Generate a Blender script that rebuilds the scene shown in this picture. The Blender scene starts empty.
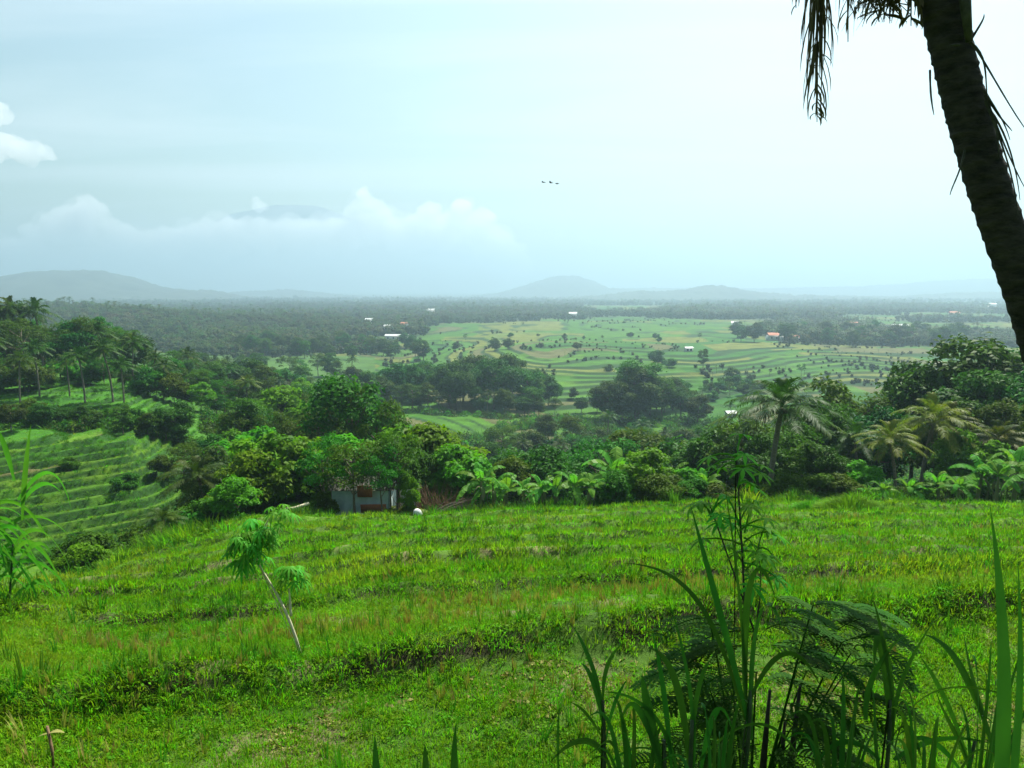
import bpy, math, random
import numpy as np
from mathutils import Vector, Matrix, Euler

random.seed(7)
RNG = np.random.default_rng(7)
scene = bpy.context.scene
COL = scene.collection
R = math.radians

# ------------------------------------------------------------------ camera, sky, sun, exposure
F = 770.0
PITCH = R(7.1)
cam_d = bpy.data.cameras.new('camera')
cam_d.sensor_width = 36.0
cam_d.lens = F / 1024 * 36.0
cam_d.clip_start = 0.05
cam_d.clip_end = 60000
cam = bpy.data.objects.new('camera', cam_d)
COL.objects.link(cam)
cam.location = (0, 0, 0)
cam.rotation_euler = (math.pi / 2 - PITCH, 0, 0)
scene.camera = cam

SUN_EL, SUN_AZ = R(57), R(30)          # azimuth measured from +Y (ahead) towards +X (right)
world = bpy.data.worlds.new('World')
scene.world = world
world.use_nodes = True
wn, wl = world.node_tree.nodes, world.node_tree.links
wn.clear()
w_out = wn.new('ShaderNodeOutputWorld')
w_bg = wn.new('ShaderNodeBackground')
w_bg.inputs['Strength'].default_value = 0.067
w_sky = wn.new('ShaderNodeTexSky')
w_sky.sky_type = 'NISHITA'
w_sky.sun_disc = False
w_sky.sun_elevation = SUN_EL
w_sky.sun_rotation = SUN_AZ
w_sky.altitude = 300
w_sky.air_density = 1.3
w_sky.dust_density = 3.2
w_sky.ozone_density = 1.0
# thin high cirrus: noise on a flat layer far above
w_tc = wn.new('ShaderNodeTexCoord')
w_sep = wn.new('ShaderNodeSeparateXYZ')
w_add = wn.new('ShaderNodeMath'); w_add.operation = 'ADD'; w_add.inputs[1].default_value = 0.10
w_dx = wn.new('ShaderNodeMath'); w_dx.operation = 'DIVIDE'
w_dy = wn.new('ShaderNodeMath'); w_dy.operation = 'DIVIDE'
w_cmb = wn.new('ShaderNodeCombineXYZ')
wl.new(w_tc.outputs['Generated'], w_sep.inputs[0])
wl.new(w_sep.outputs['Z'], w_add.inputs[0])
wl.new(w_sep.outputs['X'], w_dx.inputs[0]); wl.new(w_add.outputs[0], w_dx.inputs[1])
wl.new(w_sep.outputs['Y'], w_dy.inputs[0]); wl.new(w_add.outputs[0], w_dy.inputs[1])
wl.new(w_dx.outputs[0], w_cmb.inputs[0]); wl.new(w_dy.outputs[0], w_cmb.inputs[1])
w_map = wn.new('ShaderNodeMapping'); w_map.inputs['Scale'].default_value = (0.32, 1.1, 1); w_map.inputs['Rotation'].default_value = (0, 0, R(14))
w_map.inputs['Location'].default_value = (0.6, 0.2, 0)
w_noise = wn.new('ShaderNodeTexNoise'); w_noise.inputs['Scale'].default_value = 0.9; w_noise.inputs['Detail'].default_value = 7
w_noise.inputs['Roughness'].default_value = 0.55; w_noise.inputs['Distortion'].default_value = 0.6
w_ramp = wn.new('ShaderNodeValToRGB')
w_ramp.color_ramp.elements[0].position = 0.44; w_ramp.color_ramp.elements[0].color = (0, 0, 0, 1)
w_ramp.color_ramp.elements[1].position = 0.80; w_ramp.color_ramp.elements[1].color = (0.75, 0.75, 0.75, 1)
w_mix = wn.new('ShaderNodeMixRGB'); w_mix.inputs[2].default_value = (6.6, 7.4, 7.6, 1)
wl.new(w_cmb.outputs[0], w_map.inputs[0]); wl.new(w_map.outputs[0], w_noise.inputs['Vector'])
wl.new(w_noise.outputs['Fac'], w_ramp.inputs[0]); wl.new(w_ramp.outputs[0], w_mix.inputs[0])
w_tint = wn.new('ShaderNodeMixRGB'); w_tint.blend_type = 'MULTIPLY'; w_tint.inputs[0].default_value = 1.0
w_tint.inputs[2].default_value = (0.90, 1.01, 0.90, 1)       # the greenish-cyan air of the photograph
wl.new(w_sky.outputs[0], w_tint.inputs[1])
wl.new(w_tint.outputs[0], w_mix.inputs[1]); wl.new(w_mix.outputs[0], w_bg.inputs[0]); wl.new(w_bg.outputs[0], w_out.inputs[0])

sun_d = bpy.data.lights.new('sun', 'SUN')
sun_d.energy = 5.0
sun_d.angle = R(0.55)
sun_d.color = (1.0, 0.97, 0.88)
sun = bpy.data.objects.new('sun', sun_d)
COL.objects.link(sun)
SUNV = Vector((math.sin(SUN_AZ) * math.cos(SUN_EL), math.cos(SUN_AZ) * math.cos(SUN_EL), math.sin(SUN_EL)))
sun.rotation_euler = SUNV.to_track_quat('Z', 'Y').to_euler()
sun.location = (0, 0, 200)

scene.view_settings.view_transform = 'Standard'
scene.view_settings.look = 'None'
scene.view_settings.gamma = 1
scene.view_settings.exposure = 1.18
scene.view_settings.use_curve_mapping = False
cy = scene.cycles
cy.use_denoising = True
cy.max_bounces = 5
cy.diffuse_bounces = 2
cy.glossy_bounces = 1
cy.transmission_bounces = 2
cy.volume_bounces = 2
cy.transparent_max_bounces = 8
cy.caustics_reflective = False
cy.caustics_refractive = False
cy.sample_clamp_indirect = 3.0

HAZE_DENSITY = 0.00036
HAZE_TOP = 400.0
HAZE_COLOR = (0.47, 0.63, 0.75, 1)
HAZE_ANIS = 0.56


def P(u, v, Y):
    """pixel of the photograph + forward distance -> point in the place"""
    a = (u - 512) / F
    b = (384 - v) / F
    dy = math.cos(PITCH) + b * math.sin(PITCH)
    dz = -math.sin(PITCH) + b * math.cos(PITCH)
    return Vector((a / dy * Y, Y, dz / dy * Y))


def project(x, y, z):
    c, s = math.cos(PITCH), math.sin(PITCH)
    d = y * c - z * s
    up = y * s + z * c
    return 512 + F * x / d, 384 - F * up / d


# ------------------------------------------------------------------ noise
def _hash(ix, iy, seed):
    n = (ix.astype(np.int64) * 374761393 + iy.astype(np.int64) * 668265263 + seed * 974634777) & 0x7fffffff
    n = ((n ^ (n >> 13)) * 1274126177) & 0x7fffffff
    n = n ^ (n >> 16)
    return (n & 0xffffff) / float(0xffffff)


def vnoise(x, y, seed=0):
    x = np.asarray(x, float); y = np.asarray(y, float)
    ix, iy = np.floor(x), np.floor(y)
    fx, fy = x - ix, y - iy
    fx = fx * fx * (3 - 2 * fx); fy = fy * fy * (3 - 2 * fy)
    a = _hash(ix, iy, seed); b = _hash(ix + 1, iy, seed)
    c = _hash(ix, iy + 1, seed); d = _hash(ix + 1, iy + 1, seed)
    return (a + (b - a) * fx) * (1 - fy) + (c + (d - c) * fx) * fy


def fbm(x, y, seed=0, oct=4):
    t, amp, tot = 0, 1.0, 0
    for i in range(oct):
        t = t + amp * (vnoise(x * 2 ** i + 17.3 * i, y * 2 ** i - 9.1 * i, seed + i) - 0.5)
        tot += amp; amp *= 0.5
    return t / tot * 2      # about -1..1


def sstep(a, b, x):
    t = np.clip((x - a) / (b - a), 0, 1)
    return t * t * (3 - 2 * t)


# ------------------------------------------------------------------ terrain
FAR = [(1300, None, -46), (2200, None, -50), (4000, None, -58), (13000, None, -72)]
NEAR = [(0.0, None, -1.62), (1.5, None, -1.95), (3, None, -3.0), (5, None, -4.1)]
COLS = {
    -300: [(7, 768), (8.5, 690), (12, 625), (18, 605), (24, 596), (35, None, -15), (50, None, -19), (66, 500), (92, 425), (105, 415), (130, 372), (180, 335), (260, None, -16), (400, None, -30), (600, None, -40), (900, None, -22), (1100, None, -34)],
    0: [(7, 768), (8.5, 690), (12, 622), (18, 603), (24, 594), (33, None, -15.5), (48, None, -22.5), (66, 560), (92, 437), (105, 425), (130, 385), (180, 352), (260, None, -22), (400, None, -38), (600, None, -44), (800, None, -32), (950, None, -24), (1150, None, -32), (1250, None, -45)],
    120: [(7, 768), (9, 672), (12, 634), (18, 600), (27, 573), (34, 562), (42, None, -15.5), (52, None, -22), (68, 555), (92, 437), (104, 425), (128, 390), (170, 366), (240, None, -30), (400, None, -42), (600, 349), (760, None, -36), (920, None, -27), (1100, None, -34), (1250, None, -45)],
    250: [(7, 768), (9.3, 655), (12, 626), (18, 588), (28, 555), (38, 530), (46, 519), (56, None, -17.5), (70, None, -23), (85, None, -24.5), (102, 458), (125, 430), (160, 410), (210, 400), (300, None, -42), (450, None, -46), (620, None, -45), (860, None, -40), (1100, None, -43)],
    400: [(7, 768), (10, 632), (14, 592), (20, 562), (30, 540), (42, 525), (52, 519), (62, None, -19), (80, None, -26), (120, None, -37), (170, None, -42), (235, 428), (268, 415), (330, None, -47), (450, None, -47), (620, 350), (850, None, -44)],
    550: [(7, 768), (10.5, 612), (14, 590), (20, 560), (30, 536), (40, 521), (50, 513), (60, None, -19.5), (80, None, -27), (120, None, -38), (170, None, -45), (230, None, -46), (300, None, -48.5), (420, 370), (560, 345), (850, 329)],
    700: [(7, 768), (10.7, 602), (14, 586), (20, 556), (30, 532), (40, 516), (48, 508), (58, None, -18.5), (80, None, -27), (120, None, -38), (170, None, -45), (230, None, -48), (290, 417), (420, 372), (560, 346), (850, 329)],
    850: [(7, 768), (10.8, 605), (14, 582), (20, 550), (30, 528), (38, 514), (46, 507), (56, None, -16.5), (70, None, -19.5), (100, None, -29), (150, None, -42), (220, None, -49), (290, None, -50), (420, 378), (560, 350), (850, 330)],
    1024: [(7, 768), (11, 600), (14, 580), (20, 552), (30, 530), (40, 516), (50, 509), (60, None, -16.5), (75, None, -19), (100, None, -27), (150, None, -40), (220, None, -48), (400, None, -48), (560, 350), (850, 331)],
    1300: [(7, 768), (11, 600), (14, 580), (20, 552), (30, 520), (40, 503), (50, 495), (60, None, -15), (75, None, -17), (100, None, -22), (150, None, -34), (220, None, -44), (400, None, -46), (560, 350), (850, 331)],
}
_cu = sorted(COLS)
_ct = np.array([(u - 512) / F for u in _cu])
_LG = np.linspace(math.log(0.5), math.log(14000), 900)
_TAB = []
for u in _cu:
    pts = NEAR + COLS[u] + FAR
    ys = [math.log(max(p[0], 0.5)) for p in pts]
    zs = [(P(512, p[1], p[0]).z if p[1] is not None else p[2]) for p in pts]
    row = np.interp(_LG, ys, zs)
    k = np.array([1, 2, 4, 6, 4, 2, 1], float); k /= k.sum()
    for _ in range(2):
        row = np.convolve(np.pad(row, 3, mode='edge'), k, mode='valid')
    _TAB.append(row)
_TAB = np.array(_TAB)


def bank_s(x, y):
    return y - 0.22 * x + 0.8 * fbm(x / 9.0 + 3.1, y / 14.0, 31, 2) + 0.25 * fbm(x / 1.6, y / 3.0, 33, 2)


BUNDS = [(9.5, 0.25), (13.6, 0.22), (16.2, 0.20), (19.5, 0.22), (24.5, 0.26), (30, 0.24), (36, 0.26), (42.5, 0.24)]


def height(x, y, detail=True):
    x = np.asarray(x, float); y = np.asarray(y, float)
    th = np.arctan2(x, y)
    rho = np.hypot(x, y)
    lim = R(52)
    thc = np.clip(th, -lim, lim)
    Y = np.maximum(rho * np.cos(thc), 0.5)
    t = np.tan(thc)
    lg = np.clip((np.log(Y) - _LG[0]) / (_LG[1] - _LG[0]), 0, len(_LG) - 1.001)
    il = lg.astype(int); fl = lg - il
    ti = np.clip(np.searchsorted(_ct, t) - 1, 0, len(_ct) - 2)
    ft = np.clip((t - _ct[ti]) / (_ct[ti + 1] - _ct[ti]), 0, 1)
    ft = ft * ft * (3 - 2 * ft) * 0.5 + ft * 0.5
    g = lambda r, c: _TAB[r, c] * (1 - fl) + _TAB[r, c + 1] * fl
    z = g(ti, il) * (1 - ft) + g(ti + 1, il) * ft
    z = z + np.where(Y > 120, 1, 0) * 2.2 * fbm(x / 160, y / 160, 5, 3) * sstep(120, 300, Y) * (1 - sstep(600, 1500, Y) * 0.0)
    if not detail:
        return z
    u = 512 + F * t
    # near field: terraces that step down and away, each with a raised earth bund
    nf = sstep(6.0, 7.5, Y) * (1 - sstep(44, 52, Y))
    s = bank_s(x, y)
    edges = [4.0] + [b[0] for b in BUNDS] + [50.0]
    dz = np.zeros_like(z)
    for a, b in zip(edges[:-1], edges[1:]):
        m = (s >= a) & (s < b)
        dz = np.where(m, (0.05 if b < 16 else 0.12) * (s - (a + b) / 2), dz)
    for b0, hgt in BUNDS:
        wob = 0.7 + 0.5 * vnoise(x / 1.3, y / 2.0, int(b0))
        dz = dz + 1.15 * hgt * wob * np.exp(-((s - b0 + 0.22) / 0.33) ** 2)
    z = z + nf * dz
    z = z + nf * 0.07 * fbm(x / 1.1, y / 1.1, 41, 3)
    # stepped rice terraces on the left hillside
    ml = sstep(58, 64, Y) * (1 - sstep(96, 112, Y)) * (1 - sstep(265, 300, u))
    H = 0.54
    q = (z - 0.07 * x + 0.35 * fbm(x / 14, y / 14, 51, 3)) / H
    tq = q - np.floor(q)
    st = sstep(0.72, 1.0, tq) - tq
    z = z + ml * H * 1.7 * (st + 0.16 * np.exp(-((tq - 0.03) / 0.06) ** 2))
    mg = sstep(112, 122, Y) * (1 - sstep(150, 165, Y)) * (1 - sstep(150, 230, u))
    z = z + mg * H * st * 1.3
    # broad paddies across the valley
    mr = sstep(270, 300, Y) * (1 - sstep(900, 1100, Y)) * sstep(380, 440, u)
    H2 = 0.62
    q2 = (z + (1.8 * fbm(x / 150, y / 260, 61, 3) + 0.22 * fbm(x / 22, y / 60, 62, 2))) / H2
    t2 = q2 - np.floor(q2)
    z = z + mr * H2 * 1.5 * (sstep(0.72, 1.0, t2) - t2 + 0.2 * np.exp(-((t2 - 0.04) / 0.08) ** 2))
    return z


def hz(x, y):
    return float(height(np.array([x]), np.array([y]))[0])


def in_field(x, y):
    """the mown field in front of the camera"""
    u = 512 + F * x / np.maximum(y, 0.1)
    far = np.interp(u, [-200, 0, 120, 250, 330, 400, 550, 700, 850, 1024, 1300], [24, 24, 35, 45, 49, 51, 50, 50, 48, 51, 52])
    return (y > 5.5) & (y < far)


# ------------------------------------------------------------------ mesh helpers
def build(name, V, Fc, mat=None, smooth=False, parent=None, link=True):
    me = mesh(name, V, Fc, mat, smooth)
    o = bpy.data.objects.new(name, me)
    if link:
        COL.objects.link(o)
    if parent is not None:
        o.parent = parent
    return o


def mesh(name, V, Fc, mat=None, smooth=False):
    V = np.asarray(V, np.float32).reshape(-1, 3)
    me = bpy.data.meshes.new(name)
    if isinstance(Fc, np.ndarray) and Fc.ndim == 2:
        n, k = Fc.shape
        me.vertices.add(len(V)); me.vertices.foreach_set('co', V.ravel())
        me.loops.add(n * k); me.loops.foreach_set('vertex_index', Fc.astype(np.int32).ravel())
        me.polygons.add(n)
        me.polygons.foreach_set('loop_start', np.arange(0, n * k, k, dtype=np.int32))
        me.update(calc_edges=True)
    else:
        me.from_pydata(V.tolist(), [], [list(map(int, f)) for f in Fc])
        me.update()
    if smooth:
        me.polygons.foreach_set('use_smooth', [True] * len(me.polygons))
    if mat is not None:
        me.materials.append(mat)
    return me


class MB:
    """collects pieces (quads) for one mesh"""
    def __init__(self):
        self.V, self.F, self.n = [], [], 0

    def add(self, V, Fq):
        V = np.asarray(V, float).reshape(-1, 3)
        self.V.append(V)
        self.F.append(np.asarray(Fq, int).reshape(-1, 4) + self.n)
        self.n += len(V)

    def arrays(self):
        return np.concatenate(self.V), np.concatenate(self.F)

    def mesh(self, name, mat, smooth=False):
        V, Fq = self.arrays()
        return mesh(name, V, Fq, mat, smooth)

    def tube(self, pts, radii, seg=8, cap=True):
        pts = [Vector(p) for p in pts]
        n = len(pts)
        V = []
        for i, p in enumerate(pts):
            d = (pts[min(i + 1, n - 1)] - pts[max(i - 1, 0)]).normalized()
            a = d.cross(Vector((0, 0, 1)))
            if a.length < 0.05:
                a = d.cross(Vector((0, 1, 0)))
            a.normalize(); b = d.cross(a)
            r = radii[i] if hasattr(radii, '__len__') else radii
            for k in range(seg):
                w = 2 * math.pi * k / seg
                V.append(p + (a * math.cos(w) + b * math.sin(w)) * r)
        Fq = []
        for i in range(n - 1):
            for k in range(seg):
                k2 = (k + 1) % seg
                Fq.append((i * seg + k, i * seg + k2, (i + 1) * seg + k2, (i + 1) * seg + k))
        if cap:
            V.append(pts[0]); V.append(pts[-1])
            c0, c1 = n * seg, n * seg + 1
            for k in range(0, seg, 2):
                Fq.append((c0, (k + 2) % seg, k + 1, k))
                o = (n - 1) * seg
                Fq.append((c1, o + k, o + k + 1, o + (k + 2) % seg))
        self.add([tuple(v) for v in V], Fq)

    def box(self, c, s, rz=0.0, rx=0.0):
        M = Matrix.Translation(Vector(c)) @ Matrix.Rotation(rz, 4, 'Z') @ Matrix.Rotation(rx, 4, 'X')
        V = [M @ Vector((sx * s[0] / 2, sy * s[1] / 2, sz * s[2] / 2)) for sz in (-1, 1) for sy in (-1, 1) for sx in (-1, 1)]
        self.add([tuple(v) for v in V], [(0, 2, 3, 1), (4, 5, 7, 6), (0, 1, 5, 4), (2, 6, 7, 3), (0, 4, 6, 2), (1, 3, 7, 5)])

    def strip(self, pts, widths, side=None, fold=0.25, twist=0.0, nrm=None):
        """grass-like blade with a V fold: three vertices a station"""
        pts = [Vector(p) for p in pts]
        n = len(pts); V = []
        for i, p in enumerate(pts):
            d = (pts[min(i + 1, n - 1)] - pts[max(i - 1, 0)]).normalized()
            s = Vector(side) if side is not None else d.cross(Vector(nrm) if nrm is not None else Vector((0, 0, 1)))
            s = s - d * s.dot(d)
            if s.length < 1e-3:
                s = d.cross(Vector((0.3, 1, 0)))
            s.normalize()
            s = Matrix.Rotation(twist * i / n, 3, d) @ s
            nn = s.cross(d)
            w = widths[i] / 2
            V += [p - s * w + nn * w * fold, p, p + s * w + nn * w * fold]
        Fq = []
        for i in range(n - 1):
            a = i * 3
            Fq += [(a, a + 1, a + 4, a + 3), (a + 1, a + 2, a + 5, a + 4)]
        self.add([tuple(v) for v in V], Fq)


def bez(pts, n):
    """smooth curve through control points (Bezier of any degree)"""
    out = []
    P_ = [Vector(p) for p in pts]
    for i in range(n):
        t = i / (n - 1)
        q = list(P_)
        while len(q) > 1:
            q = [q[j] * (1 - t) + q[j + 1] * t for j in range(len(q) - 1)]
        out.append(q[0])
    return out


def leaf_cards(C, N, size, aspect=0.55, rng=RNG, curl=0.15):
    """C centres (n,3), N normals (n,3): one folded rhombus leaf each"""
    n = len(C)
    N = N / (np.linalg.norm(N, axis=1, keepdims=True) + 1e-9)
    r = rng.normal(size=(n, 3))
    A = np.cross(N, r); A /= (np.linalg.norm(A, axis=1, keepdims=True) + 1e-9)
    B = np.cross(N, A)
    s = (size * rng.uniform(0.65, 1.35, n))[:, None]
    v0 = C - A * s * 0.5
    v2 = C + A * s * 0.5 - N * s * curl
    v1 = C + B * s * aspect * 0.5 + N * s * curl * 0.5
    v3 = C - B * s * aspect * 0.5 + N * s * curl * 0.5
    V = np.stack([v0, v1, v2, v3], 1).reshape(-1, 3)
    Fq = np.arange(n * 4).reshape(-1, 4)
    return V, Fq


# ------------------------------------------------------------------ materials
def nodes(name):
    m = bpy.data.materials.new(name)
    m.use_nodes = True
    nt = m.node_tree
    nt.nodes.clear()
    return m, nt.nodes, nt.links


def foliage(name, c1, c2, transl=0.35, rough=0.45, noise_scale=0.6, spec=0.4, c3=None, obj_var=0.5, tboost=1.3):
    m, n, l = nodes(name)
    out = n.new('ShaderNodeOutputMaterial')
    geo = n.new('ShaderNodeNewGeometry')
    oi = n.new('ShaderNodeObjectInfo')
    noise = n.new('ShaderNodeTexNoise'); noise.inputs['Scale'].default_value = noise_scale; noise.inputs['Detail'].default_value = 3
    l.new(geo.outputs['Position'], noise.inputs['Vector'])
    # factor = island random * .5 + noise
    ma = n.new('ShaderNodeMath'); ma.operation = 'MULTIPLY_ADD'; ma.inputs[1].default_value = 0.45
    l.new(geo.outputs['Random Per Island'], ma.inputs[0])
    nm = n.new('ShaderNodeMath'); nm.operation = 'MULTIPLY_ADD'; nm.inputs[1].default_value = 1.6; nm.inputs[2].default_value = -0.55
    l.new(noise.outputs['Fac'], nm.inputs[0]); l.new(nm.outputs[0], ma.inputs[2])
    mix = n.new('ShaderNodeMixRGB'); mix.inputs[1].default_value = (*c1, 1); mix.inputs[2].default_value = (*c2, 1)
    mix.use_clamp = True
    cl = n.new('ShaderNodeClamp'); l.new(ma.outputs[0], cl.inputs[0]); l.new(cl.outputs[0], mix.inputs[0])
    hsv = n.new('ShaderNodeHueSaturation')
    hv = n.new('ShaderNodeMath'); hv.operation = 'MULTIPLY_ADD'; hv.inputs[1].default_value = 0.05 * obj_var * 2; hv.inputs[2].default_value = 0.488 - 0.06 * obj_var
    l.new(oi.outputs['Random'], hv.inputs[0]); l.new(hv.outputs[0], hsv.inputs['Hue'])
    vv = n.new('ShaderNodeMath'); vv.operation = 'MULTIPLY_ADD'; vv.inputs[1].default_value = 0.7 * obj_var; vv.inputs[2].default_value = 1 - 0.35 * obj_var
    l.new(oi.outputs['Random'], vv.inputs[0]); l.new(vv.outputs[0], hsv.inputs['Value'])
    if c3 is not None:
        n2 = n.new('ShaderNodeTexNoise'); n2.inputs['Scale'].default_value = noise_scale * 0.35; n2.inputs['Detail'].default_value = 4
        l.new(geo.outputs['Position'], n2.inputs['Vector'])
        r2 = n.new('ShaderNodeMapRange'); r2.inputs[1].default_value = 0.52; r2.inputs[2].default_value = 0.70
        l.new(n2.outputs['Fac'], r2.inputs[0])
        mx = n.new('ShaderNodeMixRGB'); mx.inputs[2].default_value = (*c3, 1)
        l.new(r2.outputs[0], mx.inputs[0]); l.new(mix.outputs[0], mx.inputs[1]); l.new(mx.outputs[0], hsv.inputs['Color'])
    else:
        l.new(mix.outputs[0], hsv.inputs['Color'])
    bs = n.new('ShaderNodeBsdfPrincipled')
    bs.inputs['Roughness'].default_value = rough + 0.1
    bs.inputs['Specular IOR Level'].default_value = spec * 0.14
    l.new(hsv.outputs[0], bs.inputs['Base Color'])
    tr = n.new('ShaderNodeBsdfTranslucent')
    tb = n.new('ShaderNodeMixRGB'); tb.blend_type = 'MULTIPLY'; tb.inputs[0].default_value = 1; tb.inputs[2].default_value = (tboost, tboost * 1.15, tboost * 0.4, 1)
    l.new(hsv.outputs[0], tb.inputs[1]); l.new(tb.outputs[0], tr.inputs[0])
    ms = n.new('ShaderNodeMixShader'); ms.inputs[0].default_value = transl
    l.new(bs.outputs[0], ms.inputs[1]); l.new(tr.outputs[0], ms.inputs[2]); l.new(ms.outputs[0], out.inputs[0])
    return m


def rough_mat(name, c1, c2, scale=8.0, rough=0.85, bump=0.4, stretch=(1, 1, 1), spec=0.2, dist=0.02, object_space=True):
    m, n, l = nodes(name)
    out = n.new('ShaderNodeOutputMaterial')
    tc = n.new('ShaderNodeTexCoord')
    mp = n.new('ShaderNodeMapping'); mp.inputs['Scale'].default_value = stretch
    l.new(tc.outputs['Object'], mp.inputs[0])
    ns = n.new('ShaderNodeTexNoise'); ns.inputs['Scale'].default_value = scale; ns.inputs['Detail'].default_value = 6; ns.inputs['Roughness'].default_value = 0.65
    l.new(mp.outputs[0], ns.inputs['Vector'])
    rp = n.new('ShaderNodeMapRange'); rp.inputs[1].default_value = 0.35; rp.inputs[2].default_value = 0.65
    l.new(ns.outputs['Fac'], rp.inputs[0])
    mx = n.new('ShaderNodeMixRGB'); mx.inputs[1].default_value = (*c1, 1); mx.inputs[2].default_value = (*c2, 1)
    l.new(rp.outputs[0], mx.inputs[0])
    bs = n.new('ShaderNodeBsdfPrincipled'); bs.inputs['Roughness'].default_value = rough; bs.inputs['Specular IOR Level'].default_value = spec
    l.new(mx.outputs[0], bs.inputs['Base Color'])
    bp = n.new('ShaderNodeBump'); bp.inputs['Strength'].default_value = bump; bp.inputs['Distance'].default_value = dist
    l.new(ns.outputs['Fac'], bp.inputs['Height']); l.new(bp.outputs[0], bs.inputs['Normal'])
    l.new(bs.outputs[0], out.inputs[0])
    return m


M = {}
M['grass'] = foliage('grass_blades', (0.048, 0.19, 0.006), (0.12, 0.31, 0.009), 0.50, 0.5, 0.5, 0.25, c3=(0.17, 0.27, 0.018), obj_var=0.7, tboost=1.35)
M['grass_dark'] = foliage('rank_grass', (0.02, 0.11, 0.012), (0.06, 0.21, 0.012), 0.35, 0.45, 0.5, 0.3, obj_var=0.5)
M['weed'] = foliage('weed_leaves', (0.04, 0.16, 0.005), (0.11, 0.29, 0.008), 0.30, 0.45, 0.9, 0.35, obj_var=0.6)
M['stubble'] = foliage('rice_stubble', (0.20, 0.24, 0.04), (0.32, 0.27, 0.09), 0.25, 0.6, 1.0, 0.2, obj_var=0.6)
M['straw'] = foliage('dry_straw', (0.17, 0.18, 0.05), (0.27, 0.26, 0.09), 0.15, 0.7, 2.0, 0.2, obj_var=0.4)
M['dense'] = foliage('dense_leaves', (0.007, 0.044, 0.004), (0.035, 0.125, 0.006), 0.22, 0.42, 0.25, 0.35, obj_var=0.9)
M['airy'] = foliage('airy_leaves', (0.012, 0.065, 0.005), (0.05, 0.155, 0.008), 0.30, 0.45, 0.25, 0.35, obj_var=0.8)
M['leafy'] = foliage('bright_leaves', (0.03, 0.14, 0.006), (0.085, 0.26, 0.010), 0.38, 0.42, 0.35, 0.4, obj_var=0.6)
M['far'] = foliage('woodland_leaves', (0.022, 0.050, 0.014), (0.075, 0.10, 0.035), 0.25, 0.5, 0.03, 0.3, c3=(0.10, 0.09, 0.045), obj_var=1.0)
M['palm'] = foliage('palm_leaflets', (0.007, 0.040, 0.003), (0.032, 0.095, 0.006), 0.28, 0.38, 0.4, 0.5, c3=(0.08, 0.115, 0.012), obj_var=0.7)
M['palm_yellow'] = foliage('yellow_palm_leaflets', (0.045, 0.11, 0.008), (0.14, 0.17, 0.02), 0.35, 0.38, 0.6, 0.5, obj_var=0.3)  # yellower leaflets for two palms and the cut fronds
M['banana'] = foliage('banana_leaf', (0.05, 0.20, 0.02), (0.10, 0.29, 0.03), 0.42, 0.35, 1.0, 0.5, obj_var=0.5)
M['dead'] = foliage('dead_leaf', (0.05, 0.045, 0.025), (0.12, 0.10, 0.05), 0.10, 0.7, 3.0, 0.2, obj_var=0.3)
M['fore'] = foliage('reed_blades', (0.012, 0.085, 0.010), (0.035, 0.15, 0.018), 0.28, 0.33, 3.0, 0.5, obj_var=0.4)
M['fore_bright'] = foliage('broad_blade', (0.025, 0.16, 0.02), (0.05, 0.22, 0.03), 0.40, 0.35, 3.0, 0.5, obj_var=0.3)
M['cassava'] = foliage('cassava_leaf', (0.035, 0.22, 0.02), (0.08, 0.33, 0.03), 0.38, 0.42, 3.0, 0.4, obj_var=0.5)
M['fern'] = foliage('feathery_leaf', (0.008, 0.055, 0.003), (0.022, 0.105, 0.006), 0.25, 0.5, 3.0, 0.25, obj_var=0.3)
M['bark'] = rough_mat('bark', (0.06, 0.05, 0.035), (0.16, 0.13, 0.09), 6.0)
M['bark_pale'] = rough_mat('pale_bark', (0.42, 0.38, 0.24), (0.60, 0.55, 0.38), 14.0)
M['palm_bark'] = rough_mat('palm_bark', (0.08, 0.07, 0.05), (0.20, 0.175, 0.13), 5.0, stretch=(1, 1, 3))
M['pseudo'] = rough_mat('banana_stem', (0.10, 0.15, 0.04), (0.16, 0.13, 0.07), 5.0, 0.5)
M['stem_green'] = rough_mat('green_stem', (0.02, 0.055, 0.015), (0.05, 0.07, 0.025), 20.0, 0.5)
M['stem_dark'] = rough_mat('dark_stem', (0.02, 0.022, 0.012), (0.05, 0.05, 0.03), 20.0, 0.7)

# ------------------------------------------------------------------ ground sheet
def spaced(a, b, rel):
    n = max(2, int(math.log(b / a) / rel))
    return list(np.exp(np.linspace(math.log(a), math.log(b), n, endpoint=False)))


rads = np.array([0.0, 0.35] + spaced(0.7, 6, 0.05) + spaced(6, 20, 0.0075) + spaced(20, 56, 0.010) + spaced(56, 135, 0.0050) + spaced(135, 270, 0.012)
                + spaced(270, 660, 0.0045) + spaced(660, 2500, 0.013) + spaced(2500, 12000, 0.03) + [12000.0])
angs = np.concatenate([np.linspace(-180, -60, 40, endpoint=False), np.linspace(-60, -42, 40, endpoint=False),
                       np.linspace(-42, 42, 560, endpoint=False), np.linspace(42, 60, 40, endpoint=False), np.linspace(60, 180, 40, endpoint=False)])
nr, na = len(rads), len(angs)
A_, R_ = np.meshgrid(np.radians(angs), rads)
GX, GY = R_ * np.sin(A_), R_ * np.cos(A_)
GZ = height(GX, GY)
Vg = np.stack([GX, GY, GZ], -1).reshape(-1, 3)
ii, jj = np.meshgrid(np.arange(nr - 1), np.arange(na), indexing='ij')
j2 = (jj + 1) % na
Fg = np.stack([ii * na + jj, (ii + 1) * na + jj, (ii + 1) * na + j2, ii * na + j2], -1).reshape(-1, 4)


def lerp3(a, b, t):
    return np.asarray(a) * (1 - t[..., None]) + np.asarray(b) * t[..., None]


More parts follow.
